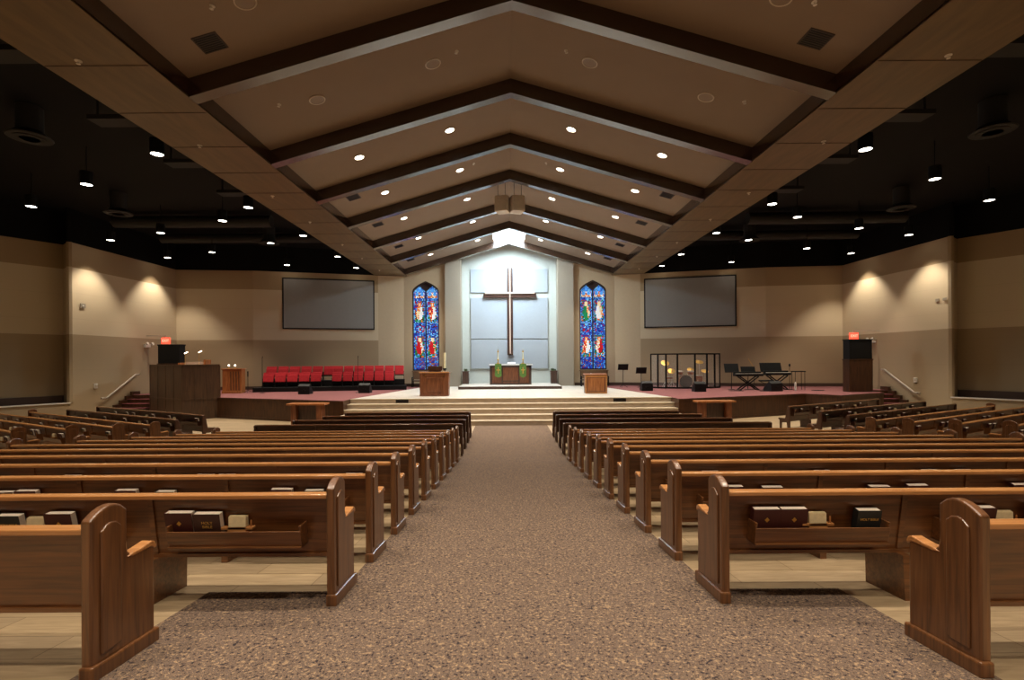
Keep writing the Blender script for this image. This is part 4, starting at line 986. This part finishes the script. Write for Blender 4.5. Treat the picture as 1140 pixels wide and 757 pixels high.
# lamps further back over the rear pews, above and behind the picture's viewpoint
for y in (-3, .8, 4.6, 8.2):
    for x in (-4.85, -1.95, 1.95, 4.85): spot(x, y, cz(x) - .06, E1 * .9, 84, .6, WARM)
for x, y, l in ((-1.95, 12.5, 'inner left'), (1.95, 12.5, 'inner right'), (-4.85, 12.55, 'outer left'), (4.85, 12.55, 'outer right'), (-4.85, 9.1, 'nearest left'), (4.85, 9.1, 'nearest right')):
    disc_fitting('ceiling_speaker', 'round grille speaker in the gabled ceiling, %s of the group' % l, 'speaker', 'round ceiling speakers', x, y, .2, 'speaker_rim', 'speaker_grille', .025, depth=.02)
for i, (y, x) in enumerate(((9.8, 5.9), (19.1, 5.95), (22.9, 6.0), (27.3, 6.0), (30.9, 6.05))):
    for s in (1, -1):
        t = thing('ceiling_vent', 'square brown ceiling vent near the %s eave, %s from the entrance end' % ('right' if s > 0 else 'left', ORD[i]), 'vent', (x*s, y, cz(x)), 0, 'square ceiling vents'); t.rotation_euler = (0, math.atan(slope)*s, 0)
        w_ = .24
        m = MB(); m.box((-w_, -w_, -.015), (w_, w_, 0)); m.build('frame', 'vent', t)
        m = MB()
        for q in range(8): m.box((-w_ + .03, -w_ + .04 + q*.055, -.022), (w_ - .03, -w_ + .06 + q*.055, -.014))
        m.build('louvres', 'black', t)
def sprinkler(x, y, z, label):
    t = thing('sprinkler_head', label, 'sprinkler', (x, y, z), 0, 'sprinkler heads')
    m = MB(); m.lathe([(.06, 0), (.06, -.01), (.015, -.02), (.015, -.05), (0, -.05)], n=10); m.build('plate', 'white_plastic', t, True)
    m = MB(); m.lathe([(0, -.05), (.035, -.055), (.035, -.06), (0, -.062)], n=10); m.build('deflector', 'white_plastic', t, True)
for i, y in enumerate((5.6, 9.25, 12.9, 16.9, 20.1, 24.05, 27.3, 31.0)):
    for s in (1, -1): sprinkler(8.0*s, y, 8.31, 'white sprinkler head under the %s soffit, %s from the entrance end' % ('right' if s > 0 else 'left', ORD[i]))
for x, y, l in ((5.4, 9.0, 'nearest outer'), (5.7, 12.3, 'second outer'), (1.35, 12.3, 'second inner'), (1.4, 19.3, 'third inner')):
    for s in (1, -1): sprinkler(x*s, y, cz(x) + .01, 'white sprinkler head in the gabled ceiling, %s one on the %s' % (l, 'right' if s > 0 else 'left'))
# hung speaker cluster
t = thing('speaker_cluster', 'pair of beige loudspeakers hung from the ridge before the skylight', 'speaker', (0.0, 22.3, 9.28))
for k, s in enumerate((1, -1)):
    m = MB(); R = Matrix.Rotation(.3*s, 3, 'Z'); m.box((.03*s if s > 0 else -.6, -.3, 0), (.6 if s > 0 else -.03, .3, .68), R, (.3*s, 0, 0)); m.build('speaker_box', 'array', t, bevel=.02)
    m = MB(); m.box((.06 if s > 0 else -.57, -.32, .06), (.57 if s > 0 else -.06, -.3, .6), R, (.3*s, 0, 0)); m.build('grille', 'array', t)
    for x in (.2, .52):
        m = MB(); m.tube([(x*s, 0, .68), (x*s, 0, cz(x) - 9.28 + .02)], .012, 6); m.build('hanging_rod', 'black_metal', t)
    m = MB(); m.box((.16 if s > 0 else -.56, -.04, .68), (.56 if s > 0 else -.16, .04, .73)); m.build('rigging_bar', 'black_metal', t)

# pendant cylinder lights under the black ceilings
SIDE = [(10.0, 14.2), (14.0, 16.6), (18.0, 18.9), (10.0, 19.2), (12.0, 21.0), (15.9, 22.9), (9.7, 23.6), (19.2, 24.2), (11.9, 25.05), (16.0, 27.05), (19.3, 28.4), (9.7, 28.4), (13.6, 30.8), (9.7, 31.9)]
PZ = 8.62
for i, (x, y) in enumerate(SIDE):
    for s in (1, -1):
        side = 'right' if s > 0 else 'left'
        near = 'standing %s from the entrance end' % ORD[i]
        t = thing('pendant_light', 'black cylinder light glowing under the dark %s ceiling, %s from the entrance end' % (side, ORD[i]), 'light', (x*s, y, PZ), 0, 'cylinder lights under the dark side ceilings')
        m = MB(); m.lathe([(.16, .05), (.16, 0), (.18, 0), (.18, .42), (.0, .42), (0, .38), (.16, .38)], n=20, ring=True); m.build('cylinder', 'black', t, True)
        m = MB(); m.lathe([(0, .01), (.158, .01), (.158, .02), (0, .02)], n=20); m.build('lens', 'lamp', t)
        m = MB(); m.tube([(0, 0, .42), (0, 0, 9.895 - PZ)], .015, 6); m.build('stem', 'black_metal', t)
        wash = x > 19
        spot(x*s, y, PZ - .02, 780 if wash else (820 if y < 29 else 600), 88 if wash else (84 if y < 29 else 56), .55, WARM, .08, rot=(-.42, 0, 0) if y > 30 else None)
for x, y in ((11, 4), (15, 4), (19, 5), (11, 9), (15, 10.5), (19, 12), (23, 14), (23, 7), (11, -1), (16, -1), (21, 0)):
    for s in (1, -1): spot(x*s, y, PZ, 700, 84, .5, WARM, .08)

# ducts and diffusers in the dark ceiling
def duct(pts, r, label, side):
    o = MB().tube(pts, r, 14).build('air_duct', 'duct', smooth=True); tag(o, label, 'duct', 'ducts under the dark ceiling')
for s, side in ((1, 'right'), (-1, 'left')):
    duct([(11.5*s, 24.3, 9.5), (19.0*s, 24.2, 9.5)], .28, 'round dark duct running outward under the %s black ceiling' % side, side)
    duct([(9.6*s, 27.7, 9.5), (19.0*s, 27.5, 9.5)], .25, 'far round dark duct under the %s black ceiling, nearest the back wall' % side, side)
    t = thing('air_duct', 'rectangular dark duct running lengthwise beside the %s soffit' % side, 'duct', (9.3*s, 8, 9.25), 0, 'ducts under the dark ceiling')
    m = MB(); m.box((-.35, -4, .1), (.35, 20, .6)); m.build('trunk', 'duct', t, bevel=.01)
    for i in range(9):
        m = MB(); m.box((-.37, -3 + i*2.6, .08), (.37, -2.94 + i*2.6, .62)); m.build('flange', 'duct', t)
    for i, y in enumerate((7.5, 10.5, 13.5, 16.5, 19.5)):
        m = MB(); a, b = sorted((10.2*s, 11.4*s)); m.box((a, y, 9.3), (b, y + .5, 9.42)); m.box((a + .1, y + .2, 9.42), (a + .14, y + .24, 9.9)); m.box((b - .14, y + .2, 9.42), (b - .1, y + .24, 9.9)); o = m.build('ceiling_panel', 'duct'); tag(o, 'dark rectangular hanging panel beside the %s soffit, %s from the entrance end' % (side, ORD[i]), 'panel', 'dark hanging panels')
    for i, (x, y) in enumerate(((13.4, 14.0), (16.5, 21.2), (12.8, 26.8))):
        t = thing('round_diffuser', 'large round dark air diffuser under the %s black ceiling, %s from the entrance end' % (side, ORD[i]), 'diffuser', (x*s, y, 9.0), 0, 'round ceiling diffusers')
        m = MB(); m.lathe([(.5, 0), (.52, .03), (.3, .2), (.3, .88), (0, .88)], n=24); m.build('cone', 'duct', t, True)
        for r in (.2, .35):
            m = MB(); m.lathe([(r, -.02), (r + .03, -.02), (r + .01, .08), (r - .02, .08)], n=24); m.build('ring', 'duct', t, True)

# cool daylight from the skylight wash over the niche: the translucent pane as light source
l = bpy.data.lights.new('skylight_daylight', 'AREA'); l.shape = 'RECTANGLE'; l.size = 1.9; l.size_y = 3.4; l.energy = 800; l.color = (.74, .9, 1)
o = bpy.data.objects.new('skylight_daylight', l); C.objects.link(o); o.location = (0, 30.95, 10.3)

# ------------------------------------------------------------------ world, camera, view
w = bpy.data.worlds.new('world'); sc.world = w; w.use_nodes = True
w.node_tree.nodes['Background'].inputs[0].default_value = (.5, .45, .4, 1); w.node_tree.nodes['Background'].inputs[1].default_value = .05
cam = bpy.data.cameras.new('camera'); cam.sensor_width = 36; cam.lens = 560 / 1140 * 36; cam.shift_x = 5.1 / 1140; cam.shift_y = 21.5 / 1140; cam.clip_end = 200
co = bpy.data.objects.new('camera', cam); C.objects.link(co); co.location = (-.146, 0, 2.77); co.rotation_euler = (PI/2, .0065, 0); sc.camera = co
vs = sc.view_settings; vs.view_transform = 'Standard'; vs.look = 'None'; vs.gamma = 1; vs.use_curve_mapping = False; vs.exposure = .08
sc.cycles.use_denoising = True; sc.cycles.max_bounces = 7; sc.cycles.diffuse_bounces = 4; sc.cycles.sample_clamp_indirect = 6
